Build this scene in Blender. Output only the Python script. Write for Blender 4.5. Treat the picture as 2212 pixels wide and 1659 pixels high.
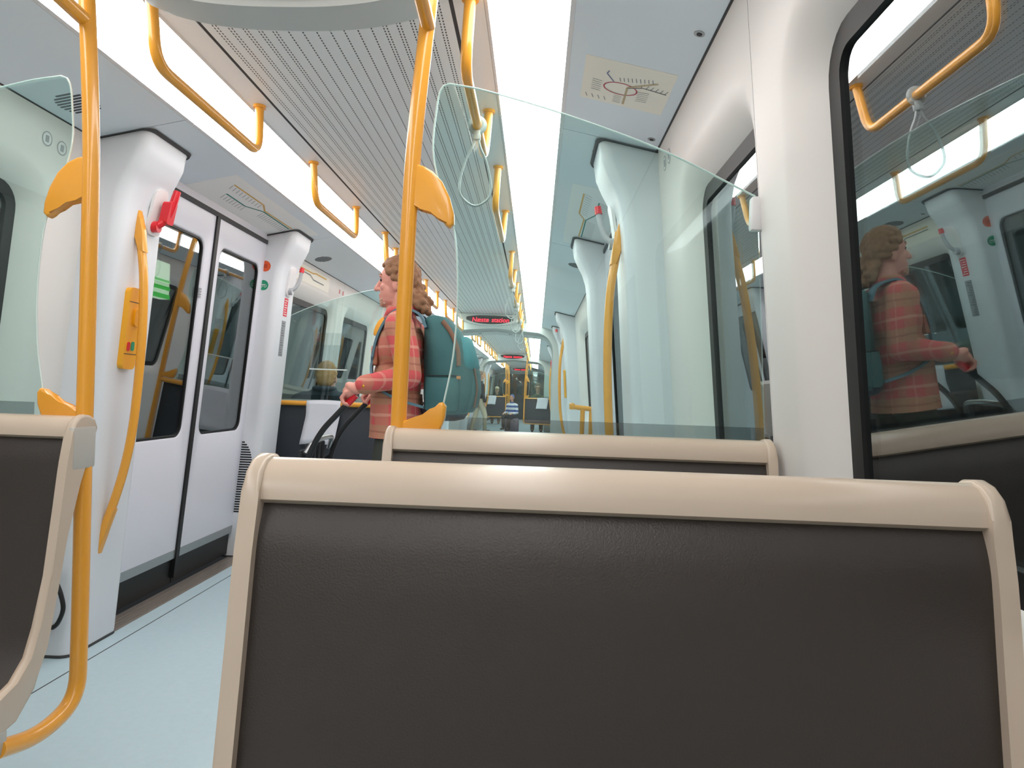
import bpy, bmesh, math, random
from mathutils import Vector, Matrix
for o in list(bpy.data.objects): bpy.data.objects.remove(o, do_unlink=True)
scene = bpy.context.scene
col = scene.collection
random.seed(7)

# ------------------------------------------------------------------ camera
CAM = Vector((0.66, 0.0, 1.08)); F = 1540.0
cam_data = bpy.data.cameras.new('camera'); cam = bpy.data.objects.new('camera', cam_data); col.objects.link(cam)
cam_data.sensor_fit = 'HORIZONTAL'; cam_data.sensor_width = 36; cam_data.lens = F/2212*36
cam_data.clip_start = 0.02; cam_data.clip_end = 200
_y = Vector(((1157-1106)/F, -(852-829.5)/F, -1)).normalized()
_u = Vector((math.sin(math.radians(1.95)), math.cos(math.radians(1.95)), 0))
_z = (_u - _y*_u.dot(_y)).normalized(); _x = _y.cross(_z)
R = Matrix((_x, _y, _z)).to_4x4(); R.translation = CAM
cam.matrix_world = R
scene.camera = cam

# ------------------------------------------------------------------ world, exposure
w = bpy.data.worlds.new('tunnel_dark'); scene.world = w; w.use_nodes = True
w.node_tree.nodes['Background'].inputs[0].default_value = (0.05, 0.055, 0.06, 1)
w.node_tree.nodes['Background'].inputs[1].default_value = 0.25
vs = scene.view_settings
vs.view_transform = 'Standard'; vs.look = 'None'; vs.exposure = 0.6; vs.gamma = 1; vs.use_curve_mapping = False
LIGHT = 5.0

# ------------------------------------------------------------------ materials
def lin(c):
    return tuple(((v/255)/12.92 if v/255 <= .04045 else ((v/255+.055)/1.055)**2.4) for v in c) + (1,)
MATS = {}
def mat(name, rgb, rough=.5, metal=0., spec=.5, bump=0., bscale=60., vary=0., vscale=6., coat=0., emit=None, estr=0.):
    if name in MATS: return MATS[name]
    m = bpy.data.materials.new(name); m.use_nodes = True; nt = m.node_tree
    b = nt.nodes['Principled BSDF']
    c = lin(rgb)
    b.inputs['Base Color'].default_value = c
    b.inputs['Roughness'].default_value = rough; b.inputs['Metallic'].default_value = metal
    b.inputs['Specular IOR Level'].default_value = spec
    if coat: b.inputs['Coat Weight'].default_value = coat; b.inputs['Coat Roughness'].default_value = .08
    if emit: b.inputs['Emission Color'].default_value = lin(emit); b.inputs['Emission Strength'].default_value = estr
    tc = nt.nodes.new('ShaderNodeTexCoord')
    if vary:
        n = nt.nodes.new('ShaderNodeTexNoise'); n.inputs['Scale'].default_value = vscale; n.inputs['Detail'].default_value = 4
        nt.links.new(tc.outputs['Object'], n.inputs['Vector'])
        r = nt.nodes.new('ShaderNodeMix'); r.data_type = 'RGBA'
        r.inputs[6].default_value = tuple(v*(1-vary) for v in c[:3])+(1,)
        r.inputs[7].default_value = tuple(min(1, v*(1+vary)) for v in c[:3])+(1,)
        nt.links.new(n.outputs['Fac'], r.inputs[0]); nt.links.new(r.outputs[2], b.inputs['Base Color'])
    if bump:
        n = nt.nodes.new('ShaderNodeTexNoise'); n.inputs['Scale'].default_value = bscale; n.inputs['Detail'].default_value = 3
        nt.links.new(tc.outputs['Object'], n.inputs['Vector'])
        bp = nt.nodes.new('ShaderNodeBump'); bp.inputs['Strength'].default_value = bump; bp.inputs['Distance'].default_value = .002
        nt.links.new(n.outputs['Fac'], bp.inputs['Height']); nt.links.new(bp.outputs['Normal'], b.inputs['Normal'])
    MATS[name] = m; return m
def glass(name, tint, refl, rough=0.0, alpha_col=None):
    m = bpy.data.materials.new(name); m.use_nodes = True; nt = m.node_tree
    nt.nodes.remove(nt.nodes['Principled BSDF']); out = nt.nodes['Material Output']
    t = nt.nodes.new('ShaderNodeBsdfTransparent'); t.inputs[0].default_value = tuple(tint)+(1,)
    g = nt.nodes.new('ShaderNodeBsdfGlossy'); g.inputs['Roughness'].default_value = rough; g.inputs['Color'].default_value = (.93, .97, .98, 1)
    fr = nt.nodes.new('ShaderNodeFresnel'); fr.inputs['IOR'].default_value = 1.5
    mx = nt.nodes.new('ShaderNodeMath'); mx.operation = 'MAXIMUM'; mx.inputs[1].default_value = refl
    cl = nt.nodes.new('ShaderNodeMath'); cl.operation = 'MINIMUM'; cl.inputs[1].default_value = max(.3, refl)
    mix = nt.nodes.new('ShaderNodeMixShader')
    nt.links.new(fr.outputs[0], mx.inputs[0]); nt.links.new(mx.outputs[0], cl.inputs[0]); nt.links.new(cl.outputs[0], mix.inputs[0])
    nt.links.new(t.outputs[0], mix.inputs[1]); nt.links.new(g.outputs[0], mix.inputs[2]); nt.links.new(mix.outputs[0], out.inputs[0])
    MATS[name] = m; return m

M_wall = mat('wall_white', (228, 224, 220), .38, vary=.03, vscale=2)
M_pillar = mat('pillar_white', (224, 227, 232), .35, vary=.02, vscale=3)
M_door = mat('door_white', (222, 223, 232), .35, vary=.02, vscale=3)
M_ceil = mat('ceiling_grey', (230, 239, 246), .42)
M_strip = mat('ceiling_strip', (238, 238, 238), .42)
M_black = mat('black_rubber', (15, 15, 16), .5)
M_dark = mat('dark_backing', (35, 35, 36), .8)
M_gap = mat('seam_dark', (70, 70, 72), .8)
M_floor = mat('floor_blue_grey', (184, 205, 213), .5, bump=.15, bscale=120, vary=.06, vscale=40)
M_sill = mat('sill_metal', (170, 160, 152), .38, metal=.6, vary=.08, vscale=30)
M_yellow = mat('yellow_paint', (240, 166, 52), .28, coat=.5)
M_cream = mat('seat_cream', (200, 182, 163), .24, vary=.015, vscale=5)
M_shell = mat('seat_shell_grey', (188, 184, 176), .4)
M_vinyl = mat('brown_vinyl', (54, 47, 42), .38, spec=.5, bump=.28, bscale=420, vary=.05, vscale=8)
M_panel_dark = mat('partition_dark', (52, 58, 66), .55, vary=.08, vscale=60)
M_panel_brown = mat('partition_brown_grey', (48, 46, 54), .55, vary=.08, vscale=60)
M_paper = mat('paper_white', (226, 228, 236), .6, vary=.03, vscale=12)
M_steel = mat('steel', (170, 172, 172), .3, metal=.8)
M_strap = mat('strap_clear_grey', (176, 182, 180), .25)
M_red = mat('red_plastic', (214, 22, 40), .3, coat=.3)
M_whitepl = mat('white_plastic', (228, 226, 226), .35)
M_greypl = mat('grey_plastic', (176, 178, 182), .35)
M_green = mat('green_sticker', (28, 150, 110), .5)
M_orange = mat('orange_sticker', (226, 92, 40), .5)
M_graytext = mat('grey_print', (150, 152, 156), .6)
M_redlabel = mat('red_label', (222, 48, 66), .5)
M_ybox = mat('yellow_box', (240, 170, 20), .35, coat=.3)
M_mapsheet = mat('map_sheet', (248, 243, 230), .5)
M_map_y = mat('map_yellow', (226, 178, 88), .6); M_map_g = mat('map_green', (38, 132, 120), .6)
M_map_r = mat('map_red', (190, 70, 92), .6); M_map_b = mat('map_blue', (112, 120, 160), .6); M_map_k = mat('map_ink', (120, 124, 126), .6)
M_map_o = mat('map_ochre', (196, 176, 140), .6)
M_light = mat('diffuser_lit', (250, 250, 250), .5, emit=(255, 252, 250), estr=LIGHT)
M_frame_light = mat('light_frame', (228, 228, 230), .4)
M_led = mat('led_red', (60, 0, 8), .5, emit=(255, 30, 60), estr=1.6)
M_screen = mat('screen_black', (14, 12, 14), .25)
M_housing = mat('display_housing', (206, 208, 204), .4)
M_pane = glass('window_glass', (.70, .73, .74), .20)
M_dpane = glass('door_glass', (.55, .58, .58), .22)
M_part = glass('partition_glass', (.86, .965, .945), .02)
M_dark_pane = glass('windscreen_glass', (.5, .5, .5), .07)
M_acry = glass('acrylic_clear', (.93, .955, .96), .05)
M_band = glass('tinted_strip', (.72, .74, .75), .03)
M_gedge = mat('glass_edge', (226, 238, 234), .15)
M_tunnel = mat('tunnel_concrete', (104, 104, 100), .9, vary=.4, vscale=1.2)

def ceiling_perf():
    m = bpy.data.materials.new('ceiling_perforated'); m.use_nodes = True; nt = m.node_tree; N = nt.nodes; L = nt.links
    b = N['Principled BSDF']; b.inputs['Roughness'].default_value = .42
    tc = N.new('ShaderNodeTexCoord'); sp = N.new('ShaderNodeSeparateXYZ'); L.new(tc.outputs['Object'], sp.inputs[0])
    def math_(op, a, v=None, c=None):
        n = N.new('ShaderNodeMath'); n.operation = op
        for i, q in enumerate((a, v, c)):
            if q is None: continue
            if isinstance(q, (int, float)): n.inputs[i].default_value = q
            else: L.new(q, n.inputs[i])
        return n.outputs[0]
    x = sp.outputs[0]; y = sp.outputs[1]
    ax = math_('ABSOLUTE', x)
    # position inside one 43 mm groove period
    fx = math_('FRACT', math_('ADD', math_('DIVIDE', x, .0435), 20.5))
    d = math_('ABSOLUTE', math_('SUBTRACT', fx, .5))
    outer = math_('GREATER_THAN', ax, .155)
    one = math_('LESS_THAN', d, .05)
    two = math_('LESS_THAN', math_('ABSOLUTE', math_('SUBTRACT', d, .12)), .045)
    band = math_('ADD', math_('MULTIPLY', two, outer), math_('MULTIPLY', one, math_('SUBTRACT', 1, outer)))
    dash = math_('GREATER_THAN', math_('FRACT', math_('MULTIPLY', y, 62)), .38)
    hole = math_('MULTIPLY', math_('MULTIPLY', band, dash), math_('LESS_THAN', ax, .372))
    mx = N.new('ShaderNodeMix'); mx.data_type = 'RGBA'; L.new(hole, mx.inputs[0])
    mx.inputs[6].default_value = lin((238, 239, 238)); mx.inputs[7].default_value = lin((58, 56, 56))
    L.new(mx.outputs[2], b.inputs['Base Color'])
    return m
M_perf = ceiling_perf()

def plaid(name):
    m = bpy.data.materials.new(name); m.use_nodes = True; nt = m.node_tree; N = nt.nodes; L = nt.links
    b = N['Principled BSDF']; b.inputs['Roughness'].default_value = .85
    tc = N.new('ShaderNodeTexCoord')
    nz = N.new('ShaderNodeTexNoise'); nz.inputs['Scale'].default_value = 5; L.new(tc.outputs['Object'], nz.inputs['Vector'])
    ad = N.new('ShaderNodeMixRGB'); ad.blend_type = 'ADD'; ad.inputs[0].default_value = .035
    L.new(tc.outputs['Object'], ad.inputs[1]); L.new(nz.outputs['Color'], ad.inputs[2])
    sp = N.new('ShaderNodeSeparateXYZ'); L.new(ad.outputs[0], sp.inputs[0])
    def band(src, period, lo, hi, off=0.):
        d = N.new('ShaderNodeMath'); d.operation = 'MULTIPLY_ADD'; d.inputs[1].default_value = 1/period; d.inputs[2].default_value = off+20; L.new(src, d.inputs[0])
        f = N.new('ShaderNodeMath'); f.operation = 'FRACT'; L.new(d.outputs[0], f.inputs[0])
        g = N.new('ShaderNodeMath'); g.operation = 'GREATER_THAN'; g.inputs[1].default_value = lo; L.new(f.outputs[0], g.inputs[0])
        h = N.new('ShaderNodeMath'); h.operation = 'LESS_THAN'; h.inputs[1].default_value = hi; L.new(f.outputs[0], h.inputs[0])
        q = N.new('ShaderNodeMath'); q.operation = 'MULTIPLY'; L.new(g.outputs[0], q.inputs[0]); L.new(h.outputs[0], q.inputs[1]); return q.outputs[0]
    xy = N.new('ShaderNodeMath'); xy.operation = 'ADD'; L.new(sp.outputs[0], xy.inputs[0]); L.new(sp.outputs[1], xy.inputs[1])
    cur = None
    def layer(prev, fac, colr, amt):
        k = N.new('ShaderNodeMix'); k.data_type = 'RGBA'
        s = N.new('ShaderNodeMath'); s.operation = 'MULTIPLY'; s.inputs[1].default_value = amt; L.new(fac, s.inputs[0]); L.new(s.outputs[0], k.inputs[0])
        if prev is None: k.inputs[6].default_value = lin((212, 92, 92))
        else: L.new(prev, k.inputs[6])
        k.inputs[7].default_value = lin(colr); return k.outputs[2]
    cur = layer(None, band(sp.outputs[2], .17, 0, .42), (178, 146, 112), .62)
    cur = layer(cur, band(xy.outputs[0], .15, 0, .36), (176, 140, 108), .45)
    cur = layer(cur, band(sp.outputs[2], .17, .66, .74), (224, 172, 150), .55)
    cur = layer(cur, band(xy.outputs[0], .15, .64, .72), (222, 168, 148), .4)
    cur = layer(cur, band(sp.outputs[2], .17, .18, .24), (132, 60, 60), .4)
    L.new(cur, b.inputs['Base Color'])
    return m

# ------------------------------------------------------------------ helpers
def tag(o, label=None, cat=None, group=None, kind=None):
    if label: o['label'] = label
    if cat: o['category'] = cat
    if group: o['group'] = group
    if kind: o['kind'] = kind
    return o
def link(o, parent=None):
    col.objects.link(o)
    if parent is not None:
        o.parent = parent
        if parent.type == 'EMPTY': o.matrix_parent_inverse = Matrix.Translation(-parent.location)
    return o
def obj(name, verts, faces, m, parent=None, smooth=35):
    me = bpy.data.meshes.new(name); me.from_pydata([tuple(v) for v in verts], [], faces); me.update()
    if smooth:
        for p in me.polygons: p.use_smooth = True
        me.set_sharp_from_angle(angle=math.radians(smooth))
    me.materials.append(m)
    return link(bpy.data.objects.new(name, me), parent)
def obj_bm(name, bm, m, parent=None, smooth=35):
    bmesh.ops.recalc_face_normals(bm, faces=bm.faces)
    me = bpy.data.meshes.new(name); bm.to_mesh(me); bm.free()
    if smooth:
        for p in me.polygons: p.use_smooth = True
        me.set_sharp_from_angle(angle=math.radians(smooth))
    me.materials.append(m)
    return link(bpy.data.objects.new(name, me), parent)
def thing(name, loc, label=None, cat=None, group=None, kind=None):
    e = bpy.data.objects.new(name, None); e.location = loc; e.empty_display_size = .05; col.objects.link(e)
    return tag(e, label, cat, group, kind)
def copy_tree(o, dx=(0, 0, 0), parent=None):
    c = o.copy(); col.objects.link(c)
    if parent is None: c.location = o.location + Vector(dx)
    else: c.parent = parent
    for k in list(o.children): copy_tree(k, (0, 0, 0), c)
    return c
def bm_box(bm, lo, hi, bevel=0., seg=2):
    r = bmesh.ops.create_cube(bm, size=1.0)
    vs_ = r['verts']
    for v in vs_:
        for i in range(3): v.co[i] = lo[i] + (v.co[i]+.5)*(hi[i]-lo[i])
    if bevel:
        es = list({e for v in vs_ for e in v.link_edges})
        bmesh.ops.bevel(bm, geom=es, offset=bevel, segments=seg, profile=.5, affect='EDGES')
def box(name, lo, hi, m, parent=None, bevel=.0, seg=2):
    bm = bmesh.new(); lo2 = [min(a, b) for a, b in zip(lo, hi)]; hi2 = [max(a, b) for a, b in zip(lo, hi)]
    bm_box(bm, lo2, hi2, bevel, seg); return obj_bm(name, bm, m, parent)
def smooth_path(pts, n=6, closed=False):
    pts = [Vector(p) for p in pts]; out = []
    k = len(pts)
    for i in range(k if closed else k-1):
        p0 = pts[(i-1) % k] if (i > 0 or closed) else pts[0]*2-pts[1]
        p1 = pts[i]; p2 = pts[(i+1) % k]
        p3 = pts[(i+2) % k] if (i+2 < k or closed) else p2*2-p1
        for j in range(n):
            t = j/n
            out.append(.5*((2*p1)+(-p0+p2)*t+(2*p0-5*p1+4*p2-p3)*t*t+(-p0+3*p1-3*p2+p3)*t*t*t))
    if not closed: out.append(pts[-1])
    return out
def fillet(pts, r, n=5):
    pts = [Vector(p) for p in pts]; out = [pts[0]]
    for a, b, c in zip(pts, pts[1:], pts[2:]):
        d1 = (a-b); d2 = (c-b); rr = min(r, d1.length*.49, d2.length*.49)
        s = b+d1.normalized()*rr; e = b+d2.normalized()*rr
        for j in range(n+1):
            t = j/n; out.append(s*(1-t)**2+b*2*t*(1-t)+e*t*t)
    out.append(pts[-1]); return out
def tube_geo(path, r, seg=12, closed=False, flat=1.0):
    path = [Vector(p) for p in path]; n = len(path); vs_, fs = [], []
    rr = r if hasattr(r, '__len__') else [r]*n
    t0 = (path[1]-path[0]).normalized()
    ref = Vector((0, 0, 1)) if abs(t0.z) < .9 else Vector((0, 1, 0))
    nrm = (ref - t0*ref.dot(t0)).normalized()
    for i in range(n):
        if closed: t = (path[(i+1) % n]-path[i-1]).normalized()
        else: t = (path[min(i+1, n-1)]-path[max(i-1, 0)]).normalized()
        nrm = (nrm - t*nrm.dot(t)).normalized(); bn = t.cross(nrm)
        for j in range(seg):
            a = 2*math.pi*j/seg
            vs_.append(path[i]+nrm*(math.cos(a)*rr[i])+bn*(math.sin(a)*rr[i]*flat))
    m_ = n if closed else n-1
    for i in range(m_):
        for j in range(seg):
            a = i*seg+j; b = i*seg+(j+1) % seg; c = ((i+1) % n)*seg+(j+1) % seg; d = ((i+1) % n)*seg+j
            fs.append((a, b, c, d))
    if not closed:
        fs.append(tuple(range(seg))[::-1]); fs.append(tuple((n-1)*seg+j for j in range(seg)))
    return vs_, fs
def tube(name, path, r, m, parent=None, seg=12, closed=False, flat=1.0):
    v, f = tube_geo(path, r, seg, closed, flat); return obj(name, v, f, m, parent, 50)
def prism(name, poly, mapf, t0, t1, m, parent=None, bevel=0., seg=2):
    """poly: 2-D outline; mapf(a, b, t) -> world"""
    bm = bmesh.new(); n = len(poly)
    A = [bm.verts.new(mapf(a, b, t0)) for a, b in poly]; B = [bm.verts.new(mapf(a, b, t1)) for a, b in poly]
    fa = bm.faces.new(A[::-1]); fb = bm.faces.new(B)
    for i in range(n): bm.faces.new((A[i], A[(i+1) % n], B[(i+1) % n], B[i]))
    if bevel:
        bmesh.ops.bevel(bm, geom=list(set(list(fa.edges)+list(fb.edges))), offset=bevel, segments=seg, profile=.5, affect='EDGES')
    return obj_bm(name, bm, m, parent)
def rrect(y0, y1, z0, z1, r, k=6):
    pts = []
    for (cy, cz, a0) in ((y1-r, z1-r, 0), (y0+r, z1-r, 90), (y0+r, z0+r, 180), (y1-r, z0+r, 270)):
        for j in range(k+1):
            a = math.radians(a0+90*j/k); pts.append((cy+r*math.cos(a), cz+r*math.sin(a)))
    return pts
def ring_geo(mapf, loops):
    """loops: list of (points2d, depth)"""
    vs_, fs = [], []; n = len(loops[0][0])
    for pts, d in loops: vs_ += [mapf(a, b, d) for a, b in pts]
    for i in range(len(loops)-1):
        for j in range(n): fs.append((i*n+j, i*n+(j+1) % n, (i+1)*n+(j+1) % n, (i+1)*n+j))
    return vs_, fs
def holed(name, mapf, cell, hole, r, rings, m, parent=None):
    loops = [(rrect(*cell, .0005), 0)]
    for e, d in rings: loops.append((rrect(hole[0]-e, hole[1]+e, hole[2]-e, hole[3]+e, r+e), d))
    v, f = ring_geo(mapf, loops); return obj(name, v, f, m, parent, 40)
def ringbar(name, mapf, rect, r, w_, d0, d1, m, parent=None):
    y0, y1, z0, z1 = rect; o_ = rrect(y0, y1, z0, z1, r); i_ = rrect(y0+w_, y1-w_, z0+w_, z1-w_, max(.004, r-w_))
    v, f = ring_geo(mapf, [(o_, d1), (o_, d0), (i_, d0), (i_, d1)]); return obj(name, v, f, m, parent, 40)
def plate(name, mapf, rect, r, d0, d1, m, parent=None, k=6):
    p = rrect(*rect, r, k); n = len(p)
    v = [mapf(a, b, d0) for a, b in p]+[mapf(a, b, d1) for a, b in p]
    f = [tuple(range(n)), tuple(range(n, 2*n))[::-1]]+[(j, (j+1) % n, n+(j+1) % n, n+j) for j in range(n)]
    return obj(name, v, f, m, parent, 30)
ORD = ['first', 'second', 'third', 'fourth', 'fifth', 'sixth', 'seventh', 'eighth', 'ninth', 'tenth', 'eleventh', 'twelfth', 'thirteenth', 'fourteenth', 'fifteenth', 'sixteenth', 'seventeenth', 'eighteenth', 'nineteenth', 'twentieth', 'twenty-first', 'twenty-second']
SIDE = {-1: 'left', 1: 'right'}

# cross-section of the car: x measured from the middle, z from the floor
Y0, Y1 = -2.4, 31.0
def o_wall(z): return 1.09+(2.016-z)*.09
def o_door(z): return 1.222-.085*z
def z_ceil(o): return 2.094-(abs(o)-.728)*(.078/.362)
def pil_base(z): return 1.02+(1.1-z)*.075
def pil_in(z):
    pts = [(0, 0), (1.70, 0), (1.80, .006), (1.87, .024), (1.93, .052), (1.98, .072), (2.08, .082)]
    for (a, ea), (b, eb) in zip(pts, pts[1:]):
        if z <= b: return pil_base(z)-(ea+(eb-ea)*(z-a)/(b-a))
    return pil_base(z)-.082
def WMAP(s): return lambda y, z, d: (s*(o_wall(z)+d), y, z)
def DMAP(s): return lambda y, z, d: (s*(o_door(z)+d), y, z)
def PMAP(s): return lambda y, z, d: (s*(pil_in(z)-d), y, z)
def CMAP(s): return lambda x, y, d: (s*x, y, z_ceil(x)-d)

# ------------------------------------------------------------------ floor, tunnel, ends
fl = box('floor', (-1.2, Y0, -.06), (1.2, Y1, 0), M_floor); tag(fl, kind='structure')
for s in (-1, 1):
    q = box('floor_joint', (s*1.022, Y0, 0), (s*1.026, Y1-.1, .0012), M_gap, fl)
tn = thing('tunnel', (0, 0, -.6), kind='structure')
for s in (-1, 1): box('tunnel_wall', (s*2.6, Y0-4, -.6), (s*2.75, Y1+6, 3.4), M_tunnel, tn)
box('tunnel_end', (-2.6, Y1+6, -.6), (2.6, Y1+6.2, 3.4), M_tunnel, tn)
wb = box('wall_back', (-1.3, Y0-.1, 0), (1.3, Y0, 2.3), M_wall); tag(wb, kind='structure')  # unseen end wall behind the camera, added to close the car and bounce light

# ------------------------------------------------------------------ ceiling
ce = thing('ceiling', (0, 0, 2.2), kind='structure')
def sheet(name, prof, ya, yb, m, parent, th=.012):
    """prof: two (x, z) points"""
    (x0, z0), (x1, z1) = prof
    v = [(x0, ya, z0), (x1, ya, z1), (x1, yb, z1), (x0, yb, z0), (x0, ya, z0+th), (x1, ya, z1+th), (x1, yb, z1+th), (x0, yb, z0+th)]
    return obj(name, v, [(0, 1, 2, 3), (7, 6, 5, 4), (0, 4, 5, 1), (1, 5, 6, 2), (2, 6, 7, 3), (3, 7, 4, 0)], m, parent, 20)
GANG = [(10.75, 11.6), (20.55, 21.4)]
segs_y = [(Y0, 10.75), (11.6, 20.55), (21.4, Y1-.5)]
box('backing', (-1.2, Y0, 2.19), (1.2, Y1, 2.22), M_dark, ce)
joints = {0: [Y0, 1.2, 4.82, 8.4, 10.75], 1: [11.6, 14.6, 18.2, 20.55], 2: [21.4, 24.4, 28, 30.5]}
ojoints = {0: [Y0, -.2, 2.70, 4.73, 6.6, 8.40, 10.45, 10.75], 1: [11.6, 12.5, 14.53, 16.4, 18.2, 20.55], 2: [21.4, 22.3, 24.33, 27, 30.5]}
for k in range(3):
    for a, b in zip(joints[k], joints[k][1:]):
        sheet('ceiling_panel', ((-.382, 2.16), (.382, 2.16)), a+.0025, b-.0025, M_perf, ce)
        for s in (-1, 1): sheet('side_strip', ((s*.394, 2.16), (s*.480, 2.16)), a+.001, b-.001, M_strip, ce)
    for a, b in zip(ojoints[k], ojoints[k][1:]):
        for s in (-1, 1): sheet('outer_panel', ((s*.731, z_ceil(.731)), (s*1.092, z_ceil(1.092))), a+.003, b-.003, M_ceil, ce)
for s in (-1, 1):
    sheet('wall_seam', ((s*1.084, z_ceil(1.084)-.002), (s*1.096, z_ceil(1.096)-.002)), Y0, Y1-.5, M_gap, ce, .004)
    sheet('groove', ((s*.380, 2.1615), (s*.396, 2.1615)), Y0, Y1-.5, M_gap, ce, .004)
    sheet('seam_backing', ((s*1.05, 2.055), (s*1.16, 2.03)), Y0, Y1-.5, M_dark, ce, .004)

# light strips: one fixture after another along each side
LJ = {0: [Y0, -.95, .9, 2.75, 4.6, 6.45, 8.3, 10.15, 10.75], 1: [11.6, 13.4, 15.2, 17.0, 18.8, 20.55], 2: [21.4, 23.2, 25.0, 26.8, 28.6]}
for s in (-1, 1):
    n = 0
    for k in range(3):
        for a, b in zip(LJ[k], LJ[k][1:]):
            t = thing('ceiling_light', (s*.6, (a+b)/2, 2.1),
                      'lit white strip light, %s section from the rear in the %s ceiling row' % (ORD[n], SIDE[s]), 'light', 'sections of the two ceiling light rows')
            sheet('diffuser', ((s*.492, 2.156), (s*.716, 2.0985)), a+.004, b-.004, M_light, t, .006)
            sheet('frame', ((s*.481, 2.160), (s*.491, 2.157)), a+.002, b-.002, M_frame_light, t, .008)
            sheet('frame', ((s*.717, 2.0965), (s*.730, 2.0935)), a+.002, b-.002, M_frame_light, t, .008)
            n += 1

# ------------------------------------------------------------------ walls and windows
WZ = (.845, 1.745)
cells = {
 1: [(Y0, -.22, (-2.0, -.4)), (-.22, 1.57, (-.05, 1.315)), (1.57, 2.72, (1.67, 2.30)),
     (4.72, 6.36, (5.0, 6.15)), (6.36, 8.42, (6.55, 7.75)), (10.4, 10.75, None), (11.6, 12.55, (11.85, 12.25)),
     (14.52, 16.16, (14.8, 15.95)), (16.16, 18.2, (16.35, 17.55)), (18.2, 20.55, (18.5, 20.1)),
     (21.4, 22.35, (21.6, 22.0)), (24.3, 27.2, (24.7, 26.8)), (27.2, Y1, (27.5, 29.6))],
 -1: [(Y0, -.22, (-2.0, -.4)), (-.22, 1.57, (-.05, 1.315)), (1.57, 2.72, (1.67, 2.42)),
     (4.72, 6.36, (5.0, 6.15)), (6.36, 8.42, (6.55, 7.62)), (10.4, 10.75, None), (11.6, 12.55, (11.85, 12.25)),
     (14.52, 16.16, (14.8, 15.95)), (16.16, 18.2, (16.35, 17.55)), (20.2, 20.55, None),
     (21.4, 22.35, (21.6, 22.0)), (24.3, 27.2, (24.7, 26.8)), (27.2, Y1, (27.5, 29.6))]}
nwin = 0
for s in (-1, 1):
    wl = thing('wall_'+SIDE[s], (s*1.15, 0, 0), kind='structure'); mp = WMAP(s)
    for a, b, hw in cells[s]:
        if hw is None:
            v, f = [mp(a, 0, 0), mp(b, 0, 0), mp(b, 2.03, 0), mp(a, 2.03, 0)], [(0, 1, 2, 3)]
            obj('wall_panel', v, f, M_wall, wl); continue
        hole = (hw[0], hw[1], *WZ)
        holed('wall_panel', mp, (a+.001, b-.001, 0.0, 2.03), hole, .085,
              [(.10, 0), (.085, .003), (.06, .012), (.035, .028), (.012, .046), (0, .06)], M_wall, wl)
        nwin += 1
        wn = thing('window_%d' % nwin, (s*1.2, (hw[0]+hw[1])/2, WZ[0]), kind='structure')
        ringbar('gasket', mp, (hw[0]-.004, hw[1]+.004, WZ[0]-.004, WZ[1]+.004), .088, .046, .056, .082, M_black, wn)
        plate('pane', mp, (hw[0]+.03, hw[1]-.03, WZ[0]+.03, WZ[1]-.03), .06, .064, .072, M_pane, wn)
    # small round pictograms over the left window, joints between panels
    for j, (yy, zz) in enumerate(((2.455, 1.925), (2.535, 1.918)) if s < 0 else ((2.50, 1.93), (2.58, 1.93))):
        ic = thing('pictogram_sticker', mp(yy, zz, -.001),
                   'round grey pictogram sticker on the %s wall above the window, %s one' % (SIDE[s], ('nearer', 'farther')[j]), 'sticker', 'round wall stickers')
        c = [(yy+.026*math.cos(q*math.pi/10), zz+.026*math.sin(q*math.pi/10)) for q in range(20)]
        c2 = [(yy+.022*math.cos(q*math.pi/10), zz+.022*math.sin(q*math.pi/10)) for q in range(20)]
        v, f = ring_geo(mp, [(c, -.0012), (c2, -.0014)]); obj('ring', v, f, M_graytext, ic)
        plate('disc', mp, (yy-.0215, yy+.0215, zz-.0215, zz+.0215), .0214, -.0004, -.001, M_whitepl, ic)
        plate('symbol', mp, (yy-.009, yy+.009, zz-.012, zz+.012), .004, -.001, -.0016, M_graytext, ic)

# ------------------------------------------------------------------ pillars and doors
def pillar(s, ya, yb, name='door_pillar'):
    """white flared pillar beside a door"""
    t = thing(name, (s*1.1, (ya+yb)/2, 0), kind='structure')
    def loop(z, grow=0., top=False):
        oi = pil_in(min(z, 2.06))-grow; r = .045; out = []
        pts = [(1.26, ya-grow)]
        for j in range(7):
            a = math.radians(90*j/6); pts.append((oi+r-r*math.sin(a), ya-grow+r-r*math.cos(a)))
        for j in range(7):
            a = math.radians(90*j/6); pts.append((oi+r-r*math.cos(a), yb+grow-r+r*math.sin(a)))
        pts.append((1.26, yb+grow))
        for o_, y in pts: out.append((s*o_, y, min(z, z_ceil(o_)-.004)))
        return out
    zs = [0, .5, 1.0, 1.5, 1.7, 1.76, 1.80, 1.84, 1.87, 1.9, 1.93, 1.96, 1.98, 2.0, 2.02, 2.04, 2.062]
    v, f = [], []; n = 16
    for z in zs: v += loop(z)
    for i in range(len(zs)-1):
        for j in range(n-1): f.append((i*n+j, i*n+j+1, (i+1)*n+j+1, (i+1)*n+j))
    obj('shaft', v, f, M_pillar, t, 50)
    v = []; f = []
    for z in (2.030, 2.07): v += loop(z, .012)
    v2 = [(a, b, min(c, z_ceil(abs(a))-.0015)) for a, b, c in v]
    v2[:n] = [(a, b, z_ceil(abs(a))-.013) for a, b, c in v2[:n]]
    for j in range(n-1): f.append((j, j+1, n+j+1, n+j))
    # close towards the pillar
    v2 += [(a-s*-.012*0+s*.012, b, c) for a, b, c in v2[:n]]
    for j in range(n-1): f.append((j, j+1, 2*n+j+1, 2*n+j))
    obj('top_gasket', v2, f, M_gap, t, 60)
    v = [(a, b, .0+h) for h in (0.0, .012) for a, b, c in loop(0, .002)]
    obj('foot_seal', v, [(j, j+1, n+j+1, n+j) for j in range(n-1)], M_gap, t)
    return t
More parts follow.
